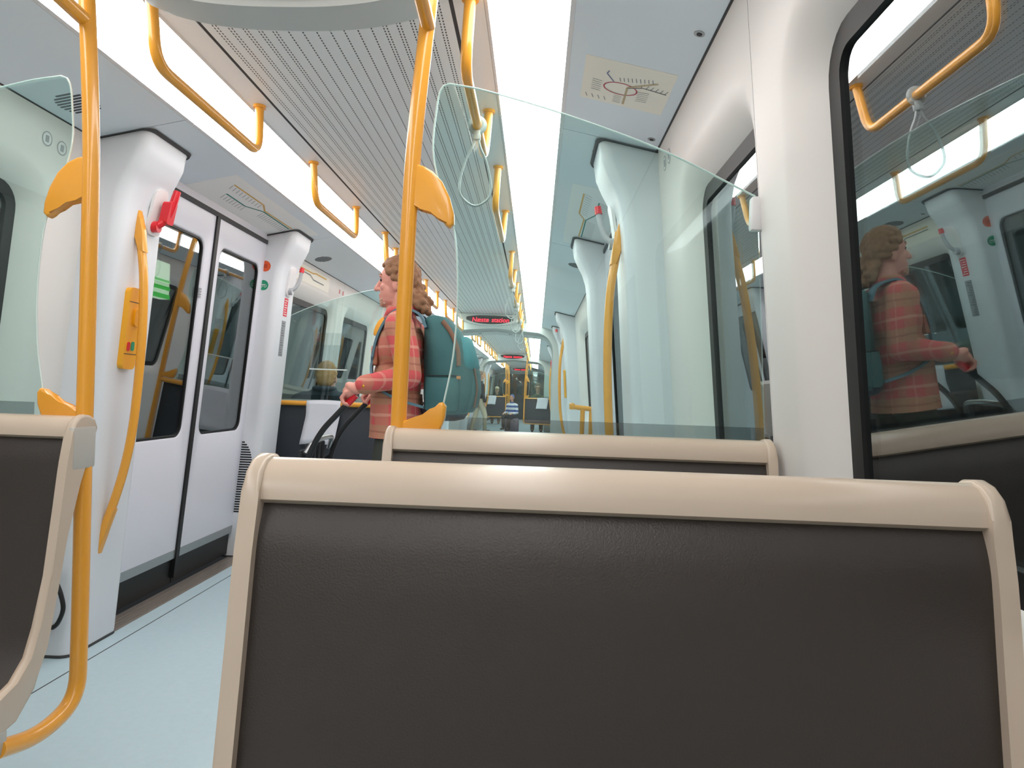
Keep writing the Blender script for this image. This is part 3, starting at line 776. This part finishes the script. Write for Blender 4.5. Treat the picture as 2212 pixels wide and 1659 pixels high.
# city network map on the right panel
mp = CMAP(1); mr = thing('route_map', (.915, 2.23, 2.05), 'cream network map with a red ring line on the right ceiling', 'map')
plate('sheet', mp, (.775, 1.045, 2.085, 2.38), .002, -.001, .001, M_mapsheet, mr)
ring = [(.895+.052*math.cos(a*math.pi/16), 2.255+.040*math.sin(a*math.pi/16)) for a in range(33)]
strokes('ring_line', mp, poly_segs(ring), .0045, .0018, M_map_r, mr)
strokes('trunk_line', mp, poly_segs([(.915, 2.36), (.915, 2.235), (1.0, 2.165)]), .007, .0021, M_map_o, mr)
strokes('branch_line', mp, poly_segs([(.915, 2.24), (.96, 2.215), (1.035, 2.225)]), .004, .0021, M_map_k, mr)
strokes('branch_line', mp, poly_segs([(.87, 2.215), (.845, 2.17), (.85, 2.15)]), .004, .0019, M_map_b, mr)
tk = []
for i in range(9): tk.append((.89+.012*i, 2.205-.004*i, .885+.012*i, 2.180-.004*i))
for i in range(6): tk.append((.955+.015*i, 2.215+.002*i, .962+.015*i, 2.19+.002*i))
for i in range(6): tk.append((.835, 2.23+.014*i, .805, 2.225+.014*i))
for i in range(6): tk.append((.95, 2.25+.013*i, .985, 2.245+.013*i))
for i in range(5): tk.append((.905, 2.31+.012*i, .88, 2.308+.012*i))
for i in range(4): tk.append((.79+.02*i, 2.335, .797+.02*i, 2.36))
strokes('station_names', mp, tk, .0022, .0016, M_map_k, mr, 'stuff')
# line diagrams over the doors
def line_map(s, label, ya=3.42, yb=4.62, flip=1):
    t = thing('route_map', (s*.93, (ya+yb)/2, z_ceil(.93)), label, 'map'); mp = CMAP(s)
    plate('sheet', mp, (.80, 1.06, ya-.08, yb), .002, -.001, .0008, mat('map_sheet_pale', (247, 247, 245), .45), t)
    k = (yb-ya)/1.2
    strokes('line_yellow', mp, poly_segs([(.862, ya+.04), (.862, ya+.42*k), (.895, ya+.52*k), (.891, ya+.95*k)]), .008, .0016, M_map_y, t)
    strokes('line_green', mp, poly_segs([(.945, ya+.14*k), (.948, ya+.38*k), (.905, ya+.53*k), (.907, ya+.95*k)]), .008, .0018, M_map_g, t)
    tk = []
    for i in range(10): tk.append((.872, ya+.05+.04*i*k, .905, ya+.08+.04*i*k))
    for i in range(8): tk.append((.955, ya+.15+.035*i*k, .995, ya+.18+.035*i*k))
    for i in range(14): tk.append((.915, ya+.55*k+.03*i, .965, ya+.59*k+.03*i))
    strokes('station_names', mp, tk, .003, .0016, M_map_k, t, 'stuff')
    strokes('legend', mp, [(.86, yb-.06, .88, yb-.06), (.86, yb-.03, .90, yb-.03)], .006, .0016, M_map_k, t)
line_map(1, 'line diagram with yellow and green routes above the right door')
line_map(-1, 'line diagram with yellow and green routes above the left door')
wm = thing('route_map', (-1.1, 5.4, 1.93), 'pale line diagram on the wall above the left bay window', 'map'); mp = WMAP(-1)
plate('sheet', mp, (4.98, 5.9, 1.865, 1.985), .002, -.0015, .002, M_mapsheet, wm)
strokes('line_yellow', mp, poly_segs([(5.1, 1.955), (5.45, 1.955), (5.52, 1.965), (5.8, 1.965)]), .010, -.003, M_map_y, wm)
strokes('line_black', mp, poly_segs([(5.1, 1.935), (5.4, 1.935), (5.48, 1.91), (5.75, 1.91)]), .008, -.003, M_map_k, wm)
for j, y in enumerate((6.22, 6.33)):
    t = thing('pictogram_sticker', mp(y, 1.92, 0), 'small red and white square sticker over the left bay windows, %s one' % ('nearer', 'farther')[j], 'sticker', 'red wall stickers')
    plate('sheet', mp, (y-.03, y+.03, 1.89, 1.955), .004, -.0015, .002, M_whitepl, t)
    plate('red_mark', mp, (y-.018, y+.018, 1.905, 1.945), .01, -.0025, -.001, mat('faded_red', (206, 120, 116), .5), t)

# lit sign in the tunnel outside the left door
sn = thing('tunnel_sign', (-2.56, 4.9, 1.6), 'glowing green and white exit sign outside the left door', 'sign')
M_sw = mat('sign_white', (240, 255, 240), .5, emit=(225, 255, 215), estr=1.3); M_sgn = mat('sign_green', (20, 160, 40), .5, emit=(60, 235, 70), estr=1.0)
SX = -1.95
sn.location = (SX, 4.7, 1.6)
box('lamp_box', (SX-.08, 4.55, 1.66), (SX-.005, 4.96, 1.915), M_sw, sn, .01)
for a, b in ((1.66, 1.69), (1.72, 1.745), (1.775, 1.79)): box('green_bar', (SX-.006, 4.56, a), (SX+.002, 4.95, b), M_sgn, sn)
box('bracket', (SX-.65, 4.7, 1.76), (SX-.08, 4.78, 1.82), M_dark, sn)

# ------------------------------------------------------------------ people
def prim_ell(bm, c, r, rot=None, sub=3):
    g = bmesh.ops.create_icosphere(bm, subdivisions=sub, radius=1.0)
    mm = Matrix.Translation(Vector(c)) @ (rot.to_4x4() if rot is not None else Matrix()) @ Matrix.Diagonal((*r, 1))
    bmesh.ops.transform(bm, matrix=mm, verts=g['verts'])
def prim_cap(bm, a, b, ra, rb, seg=14):
    a, b = Vector(a), Vector(b); d = b-a; L_ = d.length
    if L_ > 1e-5:
        q_ = d.to_track_quat('Z', 'Y').to_matrix().to_4x4()
        bmesh.ops.create_cone(bm, cap_ends=True, segments=seg, radius1=ra, radius2=rb, depth=L_, matrix=Matrix.Translation((a+b)/2) @ q_)
    for p, r in ((a, ra), (b, rb)): prim_ell(bm, p, (r, r, r), sub=2)
TMP = bpy.data.scenes.new('workbench')
ICO = {}
def ico(sub):
    if sub not in ICO:
        b_ = bmesh.new(); bmesh.ops.create_icosphere(b_, subdivisions=sub, radius=1.0); b_.verts.ensure_lookup_table()
        ICO[sub] = ([v.co.copy() for v in b_.verts], [tuple(v.index for v in f_.verts) for f_ in b_.faces]); b_.free()
    return ICO[sub]
def blob(name, prims, voxel, m, parent, xf=None, it=4):
    V, Fc = [], []
    def ell(c, r, rot=None, sub=2):
        vv, ff = ico(sub); k = len(V); c = Vector(c)
        for q in vv:
            p = Vector((q.x*r[0], q.y*r[1], q.z*r[2]))
            V.append(c+(rot @ p if rot is not None else p))
        Fc.extend(tuple(i+k for i in f_) for f_ in ff)
    for p in prims:
        if p[0] == 'e': ell(p[1], p[2], p[3] if len(p) > 3 else None, 3 if max(p[2]) > .03 else 2)
        else:
            a, b, ra, rb = Vector(p[1]), Vector(p[2]), p[3], p[4]
            ell(a, (ra,)*3, None, 3); ell(b, (rb,)*3, None, 3)
            if (b-a).length > 1e-5:
                gv, gf = tube_geo([a, b], [ra, rb], 16); k = len(V); V.extend(gv); Fc.extend(tuple(i+k for i in f_) for f_ in gf)
    me = bpy.data.meshes.new('tmp'); me.from_pydata([tuple(v) for v in V], [], Fc); me.update()
    ob = bpy.data.objects.new('tmp', me); TMP.collection.objects.link(ob)
    r = ob.modifiers.new('r', 'REMESH'); r.mode = 'VOXEL'; r.voxel_size = voxel; r.use_smooth_shade = True
    sm = ob.modifiers.new('s', 'SMOOTH'); sm.factor = .5; sm.iterations = it
    TMP.view_layers[0].update(); dg = TMP.view_layers[0].depsgraph; out = bpy.data.meshes.new_from_object(ob.evaluated_get(dg))
    bpy.data.objects.remove(ob); bpy.data.meshes.remove(me)
    if xf is not None: out.transform(xf)
    for p in out.polygons: p.use_smooth = True
    out.materials.clear(); out.materials.append(m); out.name = name
    return link(bpy.data.objects.new(name, out), parent)
def loft(name, rings, m, parent, n=24, power=2.0):
    """rings: (cx, cy, cz, rx, ry)"""
    v, f = [], []
    for cx_, cy_, cz_, rx, ry in rings:
        for j in range(n):
            a = 2*math.pi*j/n; c, s_ = math.cos(a), math.sin(a)
            v.append((cx_+rx*math.copysign(abs(c)**(2/power), c), cy_+ry*math.copysign(abs(s_)**(2/power), s_), cz_))
    for i in range(len(rings)-1):
        for j in range(n): f.append((i*n+j, i*n+(j+1) % n, (i+1)*n+(j+1) % n, (i+1)*n+j))
    f.append(tuple(range(n))[::-1]); f.append(tuple((len(rings)-1)*n+j for j in range(n)))
    return obj(name, v, f, m, parent, 60)
def head_prims(c, fwd, k=1.0):
    """head with face; c = centre of the skull, fwd = unit vector in the plane"""
    fw = Vector(fwd).normalized(); sd = fw.cross(Vector((0, 0, 1))); up = Vector((0, 0, 1))
    rot = Matrix((fw, sd, up)).transposed()
    P = lambda a, b, d: Vector(c)+fw*a*k+sd*b*k+up*d*k
    E = lambda a, b, d, r: ('e', P(a, b, d), tuple(q_*k for q_ in r), rot)
    pr = [E(-.004, 0, .02, (.096, .075, .093)), E(.028, 0, -.045, (.062, .060, .078)), E(.052, 0, -.095, (.036, .034, .032)),
          E(.030, 0, -.088, (.050, .050, .035)),
          ('c', P(.088, 0, .012), P(.112, 0, -.034), .009*k, .014*k), E(.095, .011, -.038, (.010, .008, .008)), E(.095, -.011, -.038, (.010, .008, .008)),
          E(.080, 0, .030, (.016, .048, .012)), E(.088, 0, -.066, (.010, .024, .007)), E(.086, 0, -.079, (.010, .021, .008)),
          E(.062, .038, -.028, (.022, .018, .020)), E(.062, -.038, -.028, (.022, .018, .020))]
    for q_ in (-1, 1): pr.append(E(-.008, q_*.074, -.022, (.018, .010, .031)))
    return pr, P

M_skin = mat('skin', (226, 158, 142), .55, vary=.06, vscale=30)
M_skin2 = mat('skin_tan', (205, 150, 122), .55)
M_hair = mat('hair_brown', (150, 108, 78), .7, bump=.6, bscale=90, vary=.35, vscale=60)
M_eye = mat('eye_dark', (40, 34, 30), .2)
M_plaid = plaid('plaid_shirt')
M_trous = mat('trousers_dark', (62, 66, 60), .8, vary=.1, vscale=20)
M_shoe = mat('shoe_dark', (38, 36, 36), .5)
M_pack = mat('pack_teal', (62, 108, 110), .75, vary=.16, vscale=9, bump=.9, bscale=14)
M_pack2 = mat('pack_teal_light', (58, 138, 146), .65, vary=.12, vscale=18)
M_packs = mat('pack_strap', (92, 128, 142), .7)
M_leather = mat('pack_leather', (132, 98, 78), .6)
M_navy = mat('pack_navy', (34, 48, 66), .7)

def main_man():
    t = thing('person', (-.05, 3.72, 0), 'person in a red plaid shirt with a teal backpack, holding a pushchair', 'person')
    cy_ = 3.72; hp, P = head_prims((-.083, cy_, 1.642), (-1, .06, 0), 1.02)
    body = list(hp)
    body += [('c', (-.045, cy_, 1.42), (-.062, cy_, 1.56), .062, .056), ('c', (-.11, cy_, 1.50), (-.075, cy_, 1.44), .03, .045),
             ('e', (-.055, cy_, 1.28), (.10, .16, .17)), ('e', (-.065, cy_, 1.05), (.10, .14, .16)), ('e', (-.045, cy_, .92), (.10, .15, .10))]
    shirt = [('e', (-.055, cy_, 1.30), (.128, .19, .17)), ('e', (-.070, cy_, 1.10), (.128, .175, .20)), ('e', (-.060, cy_, .96), (.132, .18, .17)),
             ('c', (-.04, cy_-.15, 1.41), (-.04, cy_+.15, 1.41), .072, .072), ('c', (-.05, cy_-.04, 1.44), (-.055, cy_+.04, 1.44), .075, .075)]
    for q_ in (-1, 1):
        sh = Vector((-.03, cy_+q_*.19, 1.39)); el = Vector((.035, cy_+q_*.235, 1.15)); wr = Vector((-.205, cy_+q_*.215, 1.098)); kn = Vector((-.268, cy_+q_*.21, 1.062))
        body += [('c', sh, el, .045, .040), ('c', el, wr, .040, .027), ('c', wr, kn, .027, .030), ('e', (wr+kn)/2+Vector((-.008, 0, 0)), (.045, .036, .026), Matrix.Rotation(math.radians(28), 3, 'Y'))]
        for k in range(4):
            yy = cy_+q_*.21+(k-1.5)*.0205; ln = (.95, 1.05, 1.0, .85)[k]
            a = Vector((-.272, yy, 1.060)); b = a+Vector((-.024, 0, -.030))*ln; c = b+Vector((.010, 0, -.026))*ln; d = c+Vector((.020, 0, -.006))*ln
            body += [('c', a, b, .0098, .0092), ('c', b, c, .0092, .0086), ('c', c, d, .0086, .0076)]
        body += [('c', (-.235, cy_+q_*.21-q_*.028, 1.066), (-.250, cy_+q_*.21-q_*.040, 1.036), .0125, .0105), ('c', (-.250, cy_+q_*.21-q_*.040, 1.036), (-.268, cy_+q_*.21-q_*.032, 1.012), .0105, .0085)]
        shirt += [('c', sh, (sh+el)/2+Vector((.008, q_*.01, 0)), .076, .070), ('c', (sh+el)/2+Vector((.008, q_*.01, 0)), el, .070, .064), ('c', el, wr+Vector((.03, 0, .004)), .062, .046),
                  ('c', wr+Vector((.045, 0, .006)), wr+Vector((.018, 0, .001)), .052, .050)]
        hip = Vector((-.05, cy_+q_*.085, .90)); knee = Vector((-.07+.05*q_, cy_+q_*.10, .49)); ank = Vector((-.03+.06*q_, cy_+q_*.11, .09)); toe = ank+Vector((-.16, q_*.02, -.045))
        body += [('c', hip, knee, .075, .052), ('c', knee, ank, .050, .036), ('c', ank, ank+Vector((-.1, 0, -.05)), .034, .03)]
    blob('body', body, .0048, M_skin, t, None, 2)
    # buttoned hem: open skirt of the shirt
    blob('shirt', shirt, .009, M_plaid, t, None, 5)
    rings = []
    for z, rx, ry, dx in ((1.06, .130, .180, -.068), (.98, .134, .186, -.062), (.90, .138, .19, -.058), (.845, .141, .194, -.056), (.832, .143, .196, -.056), (.835, .128, .182, -.056)):
        rings.append((dx, cy_, z, rx, ry))
    loft('shirt_tail', rings, M_plaid, t, 28, 2.3)
    for q_ in (-1, 1):
        tube('collar', smooth_path([(-.135, cy_+q_*.035, 1.452), (-.105, cy_+q_*.075, 1.485), (-.04, cy_+q_*.082, 1.507), (.012, cy_+q_*.04, 1.508), (.020, cy_, 1.508)], 4), .019, M_plaid, t, 10, False, .55)
        tr = [('c', (-.05, cy_+q_*.085, .88), (-.07+.05*q_, cy_+q_*.10, .49), .098, .072), ('c', (-.07+.05*q_, cy_+q_*.10, .49), (-.03+.06*q_, cy_+q_*.11, .09), .070, .060)]
        blob('trouser_leg', tr+[('e', (-.05, cy_+q_*.05, .90), (.115, .12, .09))], .012, M_trous, t)
        ank = Vector((-.03+.06*q_, cy_+q_*.11, .045))
        blob('shoe', [('c', ank+Vector((.03, 0, 0)), ank+Vector((-.17, q_*.02, -.005)), .042, .038), ('e', ank+Vector((-.02, 0, .03)), (.055, .042, .04))], .010, M_shoe, t)
        disc_c = (-.192, cy_+q_*.215-.05, 1.085)
    b_ = bmesh.new(); prim_ell(b_, (-.182, cy_-.262, 1.092), (.008, .004, .008), sub=2); obj_bm('cuff_button', b_, mat('brass', (214, 160, 60), .3, metal=.7), t)
    # chest pocket and strap end
    box('chest_pocket', (-.184, cy_-.125, 1.20), (-.150, cy_-.045, 1.30), M_plaid, t, .008)
    # eyes
    for q_ in (-1, 1):
        b_ = bmesh.new(); prim_ell(b_, P(.076, q_*.031, .008), (.011, .011, .010), sub=2); obj_bm('eye', b_, M_eye, t)
    # hair: cap over skull, loose curls behind
    rnd = random.Random(3); hair = []
    for i in range(260):
        a = rnd.uniform(-math.pi, math.pi); e_ = rnd.uniform(-.55, 1.5)
        f_ = math.cos(a)*math.cos(e_); s_ = math.sin(a)*math.cos(e_); u_ = math.sin(e_)
        if f_ > .48 and u_ < .62: continue
        if f_ > .18 and u_ < .15: continue
        hair.append(('e', P(-.008+f_*.100, s_*.080, .026+u_*.098), [rnd.uniform(.014, .022)]*3))
    for i in range(90):
        k = i/90; b0 = Vector((.0+.055*k, 0, 1.615-.105*k))
        hair.append(('e', (b0.x+rnd.uniform(-.035, .040), cy_+rnd.uniform(-.062, .062), b0.z+rnd.uniform(-.03, .03)), [rnd.uniform(.012, .022)]*3))
    blob('hair', hair, .006, M_hair, t, None, 1)
    beard = []
    for i in range(26): beard.append(('e', P(.083+rnd.uniform(-.03, .006), rnd.uniform(-.028, .028), -.100+rnd.uniform(-.022, .010)), [.009]*3))
    blob('beard', beard, .005, mat('beard_grey', (196, 158, 140), .8), t, None, 1)
    for q_ in (-1, 1):
        tube('eyebrow', [P(.090, q_*.012, .034), P(.088, q_*.03, .040), P(.076, q_*.046, .034)], .0042, M_hair, t, 6)
    return t
main_man()

def backpack():
    cy_ = 3.72
    t = thing('backpack', (.2, cy_, .93), 'teal backpack with brown leather strips on the plaid-shirted back', 'backpack')
    R_ = [(.120, 1.468, .02), (.125, 1.462, .05), (.130, 1.445, .072), (.150, 1.40, .092), (.175, 1.33, .115), (.198, 1.25, .138), (.212, 1.16, .147), (.212, 1.07, .146), (.200, 1.0, .130), (.185, .965, .108), (.175, .95, .07)]
    loft('main_bag', [(cx_+.012, cy_, z, rx, .155*min(1, .5+rx*4.2)) for cx_, z, rx in R_], M_pack, t, 32, 2.7)
    loft('base_patch', [(.19, cy_, z, rx, ry) for z, rx, ry in ((.928, .06, .08), (.938, .10, .125), (.96, .115, .145), (.985, .127, .150))], M_navy, t, 28, 2.7)
    loft('lid', [(cx_, cy_, z, rx, ry) for cx_, z, rx, ry in ((.285, 1.365, .015, .06), (.278, 1.355, .040, .10), (.278, 1.31, .055, .125), (.292, 1.25, .062, .14), (.302, 1.21, .060, .14), (.305, 1.195, .05, .13))], M_pack2, t, 24, 2.4)
    loft('front_pocket', [(cx_, cy_, z, rx, ry) for cx_, z, rx, ry in ((.325, 1.175, .02, .09), (.335, 1.16, .033, .115), (.338, 1.08, .036, .12), (.325, 1.01, .034, .115), (.305, .975, .03, .10))], M_pack, t, 24, 2.6)
    for q_ in (-1, 1):
        tube('leather_strip', smooth_path([(.178, cy_+q_*.135, 1.435), (.225, cy_+q_*.148, 1.375), (.262, cy_+q_*.155, 1.29), (.270, cy_+q_*.16, 1.21)], 4), .012, M_leather, t, 8, False, .4)
        tube('leather_strip', smooth_path([(.345, cy_+q_*.105, 1.20), (.362, cy_+q_*.108, 1.10), (.350, cy_+q_*.10, 1.0)], 4), .010, M_leather, t, 8, False, .5)
        loft('side_pocket', [(.19, cy_+q_*.15, z, rx, ry) for z, rx, ry in ((.975, .07, .012), (.99, .085, .022), (1.08, .09, .026), (1.145, .088, .018), (1.15, .086, .008))], M_pack, t, 20, 2.6)
        tube('zip', [(.115, cy_+q_*.163, 1.155), (.27, cy_+q_*.163, 1.16)], .0028, M_dark, t, 6)
        box('zip_pull', (.262, cy_+q_*.166, 1.142), (.284, cy_+q_*.176, 1.158), mat('zip_orange', (206, 140, 84), .6), t, .003)
        yy = cy_+q_*.108
        sp_ = smooth_path([(.095, yy, 1.40), (.062, yy, 1.462), (.012, yy, 1.488), (-.055, yy, 1.488), (-.112, yy, 1.435), (-.153, yy, 1.35), (-.172, yy, 1.26), (-.178, yy+q_*.015, 1.17), (-.135, yy+q_*.062, 1.09), (-.02, yy+q_*.082, 1.03), (.10, yy+q_*.045, .995)], 5)
        v, f = [], []
        n = len(sp_)
        for i, p in enumerate(sp_):
            tg = (sp_[min(i+1, n-1)]-sp_[max(i-1, 0)]).normalized(); sdv = Vector((0, 1, 0)); nr = tg.cross(sdv).normalized()
            wd = .030 if i < 32 else .014
            for a, b in ((-wd, -.005), (wd, -.005), (wd, .007), (-wd, .007)): v.append(p+sdv*a+nr*b)
        for i in range(n-1):
            for j in range(4): f.append((i*4+j, i*4+(j+1) % 4, i*4+4+(j+1) % 4, i*4+4+j))
        f += [(0, 1, 2, 3), ((n-1)*4+3, (n-1)*4+2, (n-1)*4+1, (n-1)*4)]
        obj('shoulder_strap', v, f, M_packs, t, 30)
    return t
backpack()

# pushchair pushed by the man
def pushchair():
    t = thing('pushchair', (-.55, 3.72, 0), 'black pushchair with red-tipped handles in front of the plaid shirt', 'pushchair')
    M_frame = mat('pushchair_black', (30, 31, 33), .45); M_fab = mat('pushchair_fabric', (44, 45, 48), .85, vary=.1, vscale=20)
    for q_ in (-1, 1):
        y = 3.72+q_*.205
        tube('handle_bar', smooth_path([(-.262, y, 1.012), (-.33, y, .938), (-.395, y, .86), (-.445, y, .76), (-.485, y, .60), (-.53, y, .36), (-.57, y, .12)], 5), .0145, M_frame, t, 12)
        tube('red_grip', [(-.232, y, 1.045), (-.272, y, 1.001)], [.0165, .0175], M_red, t, 14)
        tube('front_leg', [(-.45, y, .74), (-.60, y, .42), (-.64, y, .12)], .013, M_frame, t, 10)
        tube('back_leg', [(-.52, y, .45), (-.30, y, .10)], .012, M_frame, t, 10)
        for wx in (-.28, -.62):
            c = [(wx+.075*math.cos(a*math.pi/10), y, .09+.075*math.sin(a*math.pi/10)) for a in range(20)]
            tube('wheel', c, .016, M_shoe, t, 8, True)
            tube('hub', [(wx, y-.02, .09), (wx, y+.02, .09)], .022, M_greypl, t, 10)
        tube('armrest', [(-.47, y, .70), (-.62, y, .60)], .014, M_frame, t, 10)
    tube('cross_bar', smooth_path([(-.475, 3.52, .745), (-.452, 3.56, .795), (-.435, 3.64, .815), (-.435, 3.80, .815), (-.452, 3.88, .795), (-.475, 3.92, .745)], 5), .013, M_steel, t, 12)
    for k in range(4): box('back_slat', (-.50-.0, 3.58+.075*k, .42), (-.475, 3.625+.075*k, .79), M_fab, t, .006)
    box('backrest', (-.52, 3.54, .38), (-.50, 3.90, .76), M_fab, t, .01)
    box('seat_sling', (-.66, 3.54, .36), (-.48, 3.90, .40), M_fab, t, .012)
    box('footrest', (-.66, 3.58, .15), (-.58, 3.86, .18), M_fab, t, .008)
    return t
pushchair()

def simple_person(label, loc, face_deg, pose, top, legs, skin, hairc, voxel=.016, k=1.0, hat=None, arm_fwd=False, glasses=False, stripes=None, short=True, hdz=0., lift=0.):
    t = thing('person', loc, label, 'person')
    X = Matrix.Translation(Vector(loc)) @ Matrix.Rotation(math.radians(face_deg), 4, 'Z') @ Matrix.Scale(k, 4)
    sit = pose == 'sit'; b0 = (.50 if sit else .93)+lift
    hp, P = head_prims((0, .02-hdz*.4, b0+.74+hdz), (0, 1, 0), 1.0)
    body = list(hp)+[('c', (0, 0, b0+.5), (0, .01-hdz*.4, b0+.65+hdz), .055, .05), ('e', (0, 0, b0+.35), (.15, .09, .17)), ('e', (0, .0, b0+.12), (.14, .09, .15)), ('e', (0, 0, b0), (.15, .10, .09))]
    shirt = [('e', (0, 0, b0+.34), (.185, .12, .17)), ('e', (0, .0, b0+.14), (.165, .125, .19)), ('c', (-.15, -.01, b0+.46), (.15, -.01, b0+.46), .065, .065), ('c', (-.05, 0, b0+.5), (.05, 0, b0+.5), .065, .065)]
    trous = [('e', (0, 0, b0-.01), (.165, .125, .10))]
    for q_ in (-1, 1):
        sh = Vector((q_*.19, -.01, b0+.44)); el = Vector((q_*.235, .0, b0+.17))
        wr = Vector((q_*.19, .24, b0+.13)) if (sit or arm_fwd) else Vector((q_*.24, .06, b0-.06))
        hn = wr+((wr-el).normalized())*.08
        body += [('c', sh, el, .045, .038), ('c', el, wr, .036, .026), ('c', wr, hn, .030, .026)]
        sdv = Vector((1, 0, 0)); fd = (hn-wr).normalized()
        for g in range(4): body.append(('c', hn+sdv*(g-1.5)*.018, hn+sdv*(g-1.5)*.019+fd*.06+Vector((0, 0, -.02)), .010, .009))
        body.append(('c', wr+fd*.03-sdv*q_*.025, wr+fd*.07-sdv*q_*.045, .011, .009))
        shirt += [('c', sh, el, .068, .058), ('c', el, wr-(wr-el)*.12, .056, .042)]
        hip = Vector((q_*.09, 0, b0-.02)); kn = Vector((q_*.12, .42, b0+.02)) if sit else Vector((q_*.11, .04+.10*q_, b0-.43))
        an = Vector((q_*.12, .40, .08)) if sit else Vector((q_*.12, -.02+.16*q_, .08))
        body += [('c', hip, kn, .075, .055), ('c', kn, an, .05, .035), ('c', an, an+Vector((0, .12, -.04)), .035, .03)]
        trous += [('c', hip, kn, .10, .075), ('c', kn, an, .072, .058)]
        blob('shoe', [('c', an+Vector((0, -.03, -.035)), an+Vector((0, .16, -.04)), .042, .036)], max(.012, voxel), M_shoe, t, X)
    blob('body', body, voxel*.8, skin, t, X, 2)
    blob('jacket', shirt, voxel, top, t, X); blob('trousers', trous, voxel, legs, t, X)
    rnd = random.Random(len(label)); hair = [('e', P(-.016, 0, .030), (.079, .094, .095)), ('e', P(-.045, 0, -.02), (.068, .062, .07))]
    for i in range(170):
        a = rnd.uniform(-math.pi, math.pi); e_ = rnd.uniform(-.5 if short else -1.0, 1.5)
        f_ = math.cos(a)*math.cos(e_); s_ = math.sin(a)*math.cos(e_); u_ = math.sin(e_)
        if f_ > .4 and u_ < .62: continue
        if f_ > .12 and u_ < .10 and short: continue
        rr = .0 if short else .015
        hair.append(('e', P(-.008+f_*(.094+rr), s_*(.073+rr), .024+u_*(.090+rr)), [.015 if short else .026]*3))
    blob('hair', hair, max(.009, voxel*.6), hairc, t, X, 2)
    for q_ in (-1, 1):
        b_ = bmesh.new(); prim_ell(b_, P(.076, q_*.031, .008), (.011, .011, .010), sub=2); bmesh.ops.transform(b_, matrix=X, verts=b_.verts); obj_bm('eye', b_, M_eye, t)
        if glasses:
            c = [X @ P(.099, q_*.034+.026*math.cos(a*math.pi/8), .006+.020*math.sin(a*math.pi/8)) for a in range(16)]
            tube('glasses_rim', c, .004, M_dark, t, 6, True)
    tube('shirt_collar', [X @ Vector((.075*math.cos(a*math.pi/8), .0+.07*math.sin(a*math.pi/8), b0+.545)) for a in range(16)], .022*k, top, t, 8, True)
    if hat:
        blob('cap', [('e', P(-.005, 0, .07), (.088, .112, .068)), ('e', P(.085, 0, .052), (.07, .075, .012))], .012, hat, t, X)
    return t
M_jk = mat('jacket_navy', (38, 50, 62), .8, vary=.1, vscale=20); M_blond = mat('hair_blond', (178, 138, 96), .75, vary=.2, vscale=60)
M_olive = mat('cardigan_olive', (112, 116, 92), .85, vary=.1); M_hair2 = mat('hair_ash', (122, 100, 80), .8, vary=.2, vscale=50)
M_blk = mat('shirt_black', (30, 30, 34), .8); M_beige = mat('trousers_beige', (196, 184, 158), .85, vary=.06)
M_capm = mat('cap_beige', (206, 180, 150), .8); M_green2 = mat('jacket_green', (58, 84, 74), .85)
def striped():
    m = bpy.data.materials.new('striped_top'); m.use_nodes = True; nt = m.node_tree
    tc = nt.nodes.new('ShaderNodeTexCoord'); wv = nt.nodes.new('ShaderNodeTexWave'); wv.bands_direction = 'Z'; wv.inputs['Scale'].default_value = 2.6; wv.inputs['Distortion'].default_value = .2
    rp = nt.nodes.new('ShaderNodeValToRGB'); rp.color_ramp.interpolation = 'CONSTANT'
    rp.color_ramp.elements[0].color = lin((58, 84, 150)); rp.color_ramp.elements[1].color = lin((222, 226, 232)); rp.color_ramp.elements[1].position = .45
    nt.links.new(tc.outputs['Object'], wv.inputs[0]); nt.links.new(wv.outputs[0], rp.inputs[0]); nt.links.new(rp.outputs[0], nt.nodes['Principled BSDF'].inputs['Base Color'])
    nt.nodes['Principled BSDF'].inputs['Roughness'].default_value = .85
    return m
M_str = striped()
simple_person('seated person with short blond hair and navy jacket, seen from behind', (-.93, 5.32, 0), 2, 'sit', M_jk, M_trous, mat('skin_fair', (214, 166, 148), .55), M_blond, .011, .97, hdz=-.10, lift=.055)
simple_person('distant seated person with glasses and olive cardigan behind the right partition', (.72, 20.75, 0), 180, 'sit', M_olive, M_trous, M_skin2, M_hair2, .02, 1.02, glasses=True, short=False)
simple_person('distant seated person in a beige cap and dark green jacket on the left', (-.72, 25.4, 0), 180, 'sit', M_green2, M_trous, M_skin2, M_hair2, .022, .96, hat=M_capm)
simple_person('distant standing person in black top and beige trousers by the left door', (-.86, 19.35, 0), -60, 'stand', M_blk, M_beige, M_skin2, M_hair2, .022, .93)
simple_person('small distant person in a blue and white striped top in the aisle', (.02, 19.7, .08), 150, 'sit', M_str, M_blk, M_skin2, mat('hair_bluecap', (92, 116, 170), .8), .018, .72)
ps = thing('child_seat', (.02, 19.7, 0), 'low purple-grey travel bag the distant child sits on', 'bag')
box('bag_body', (-.16, 19.5, 0), (.22, 19.95, .40), mat('bag_purple', (110, 104, 124), .8), ps, .05, 3)
tube('bag_handle', smooth_path([(-.08, 19.49, .30), (-.04, 19.46, .36), (.08, 19.46, .36), (.12, 19.49, .30)], 4), .012, M_blk, ps, 8)
bpy.data.scenes.remove(TMP)
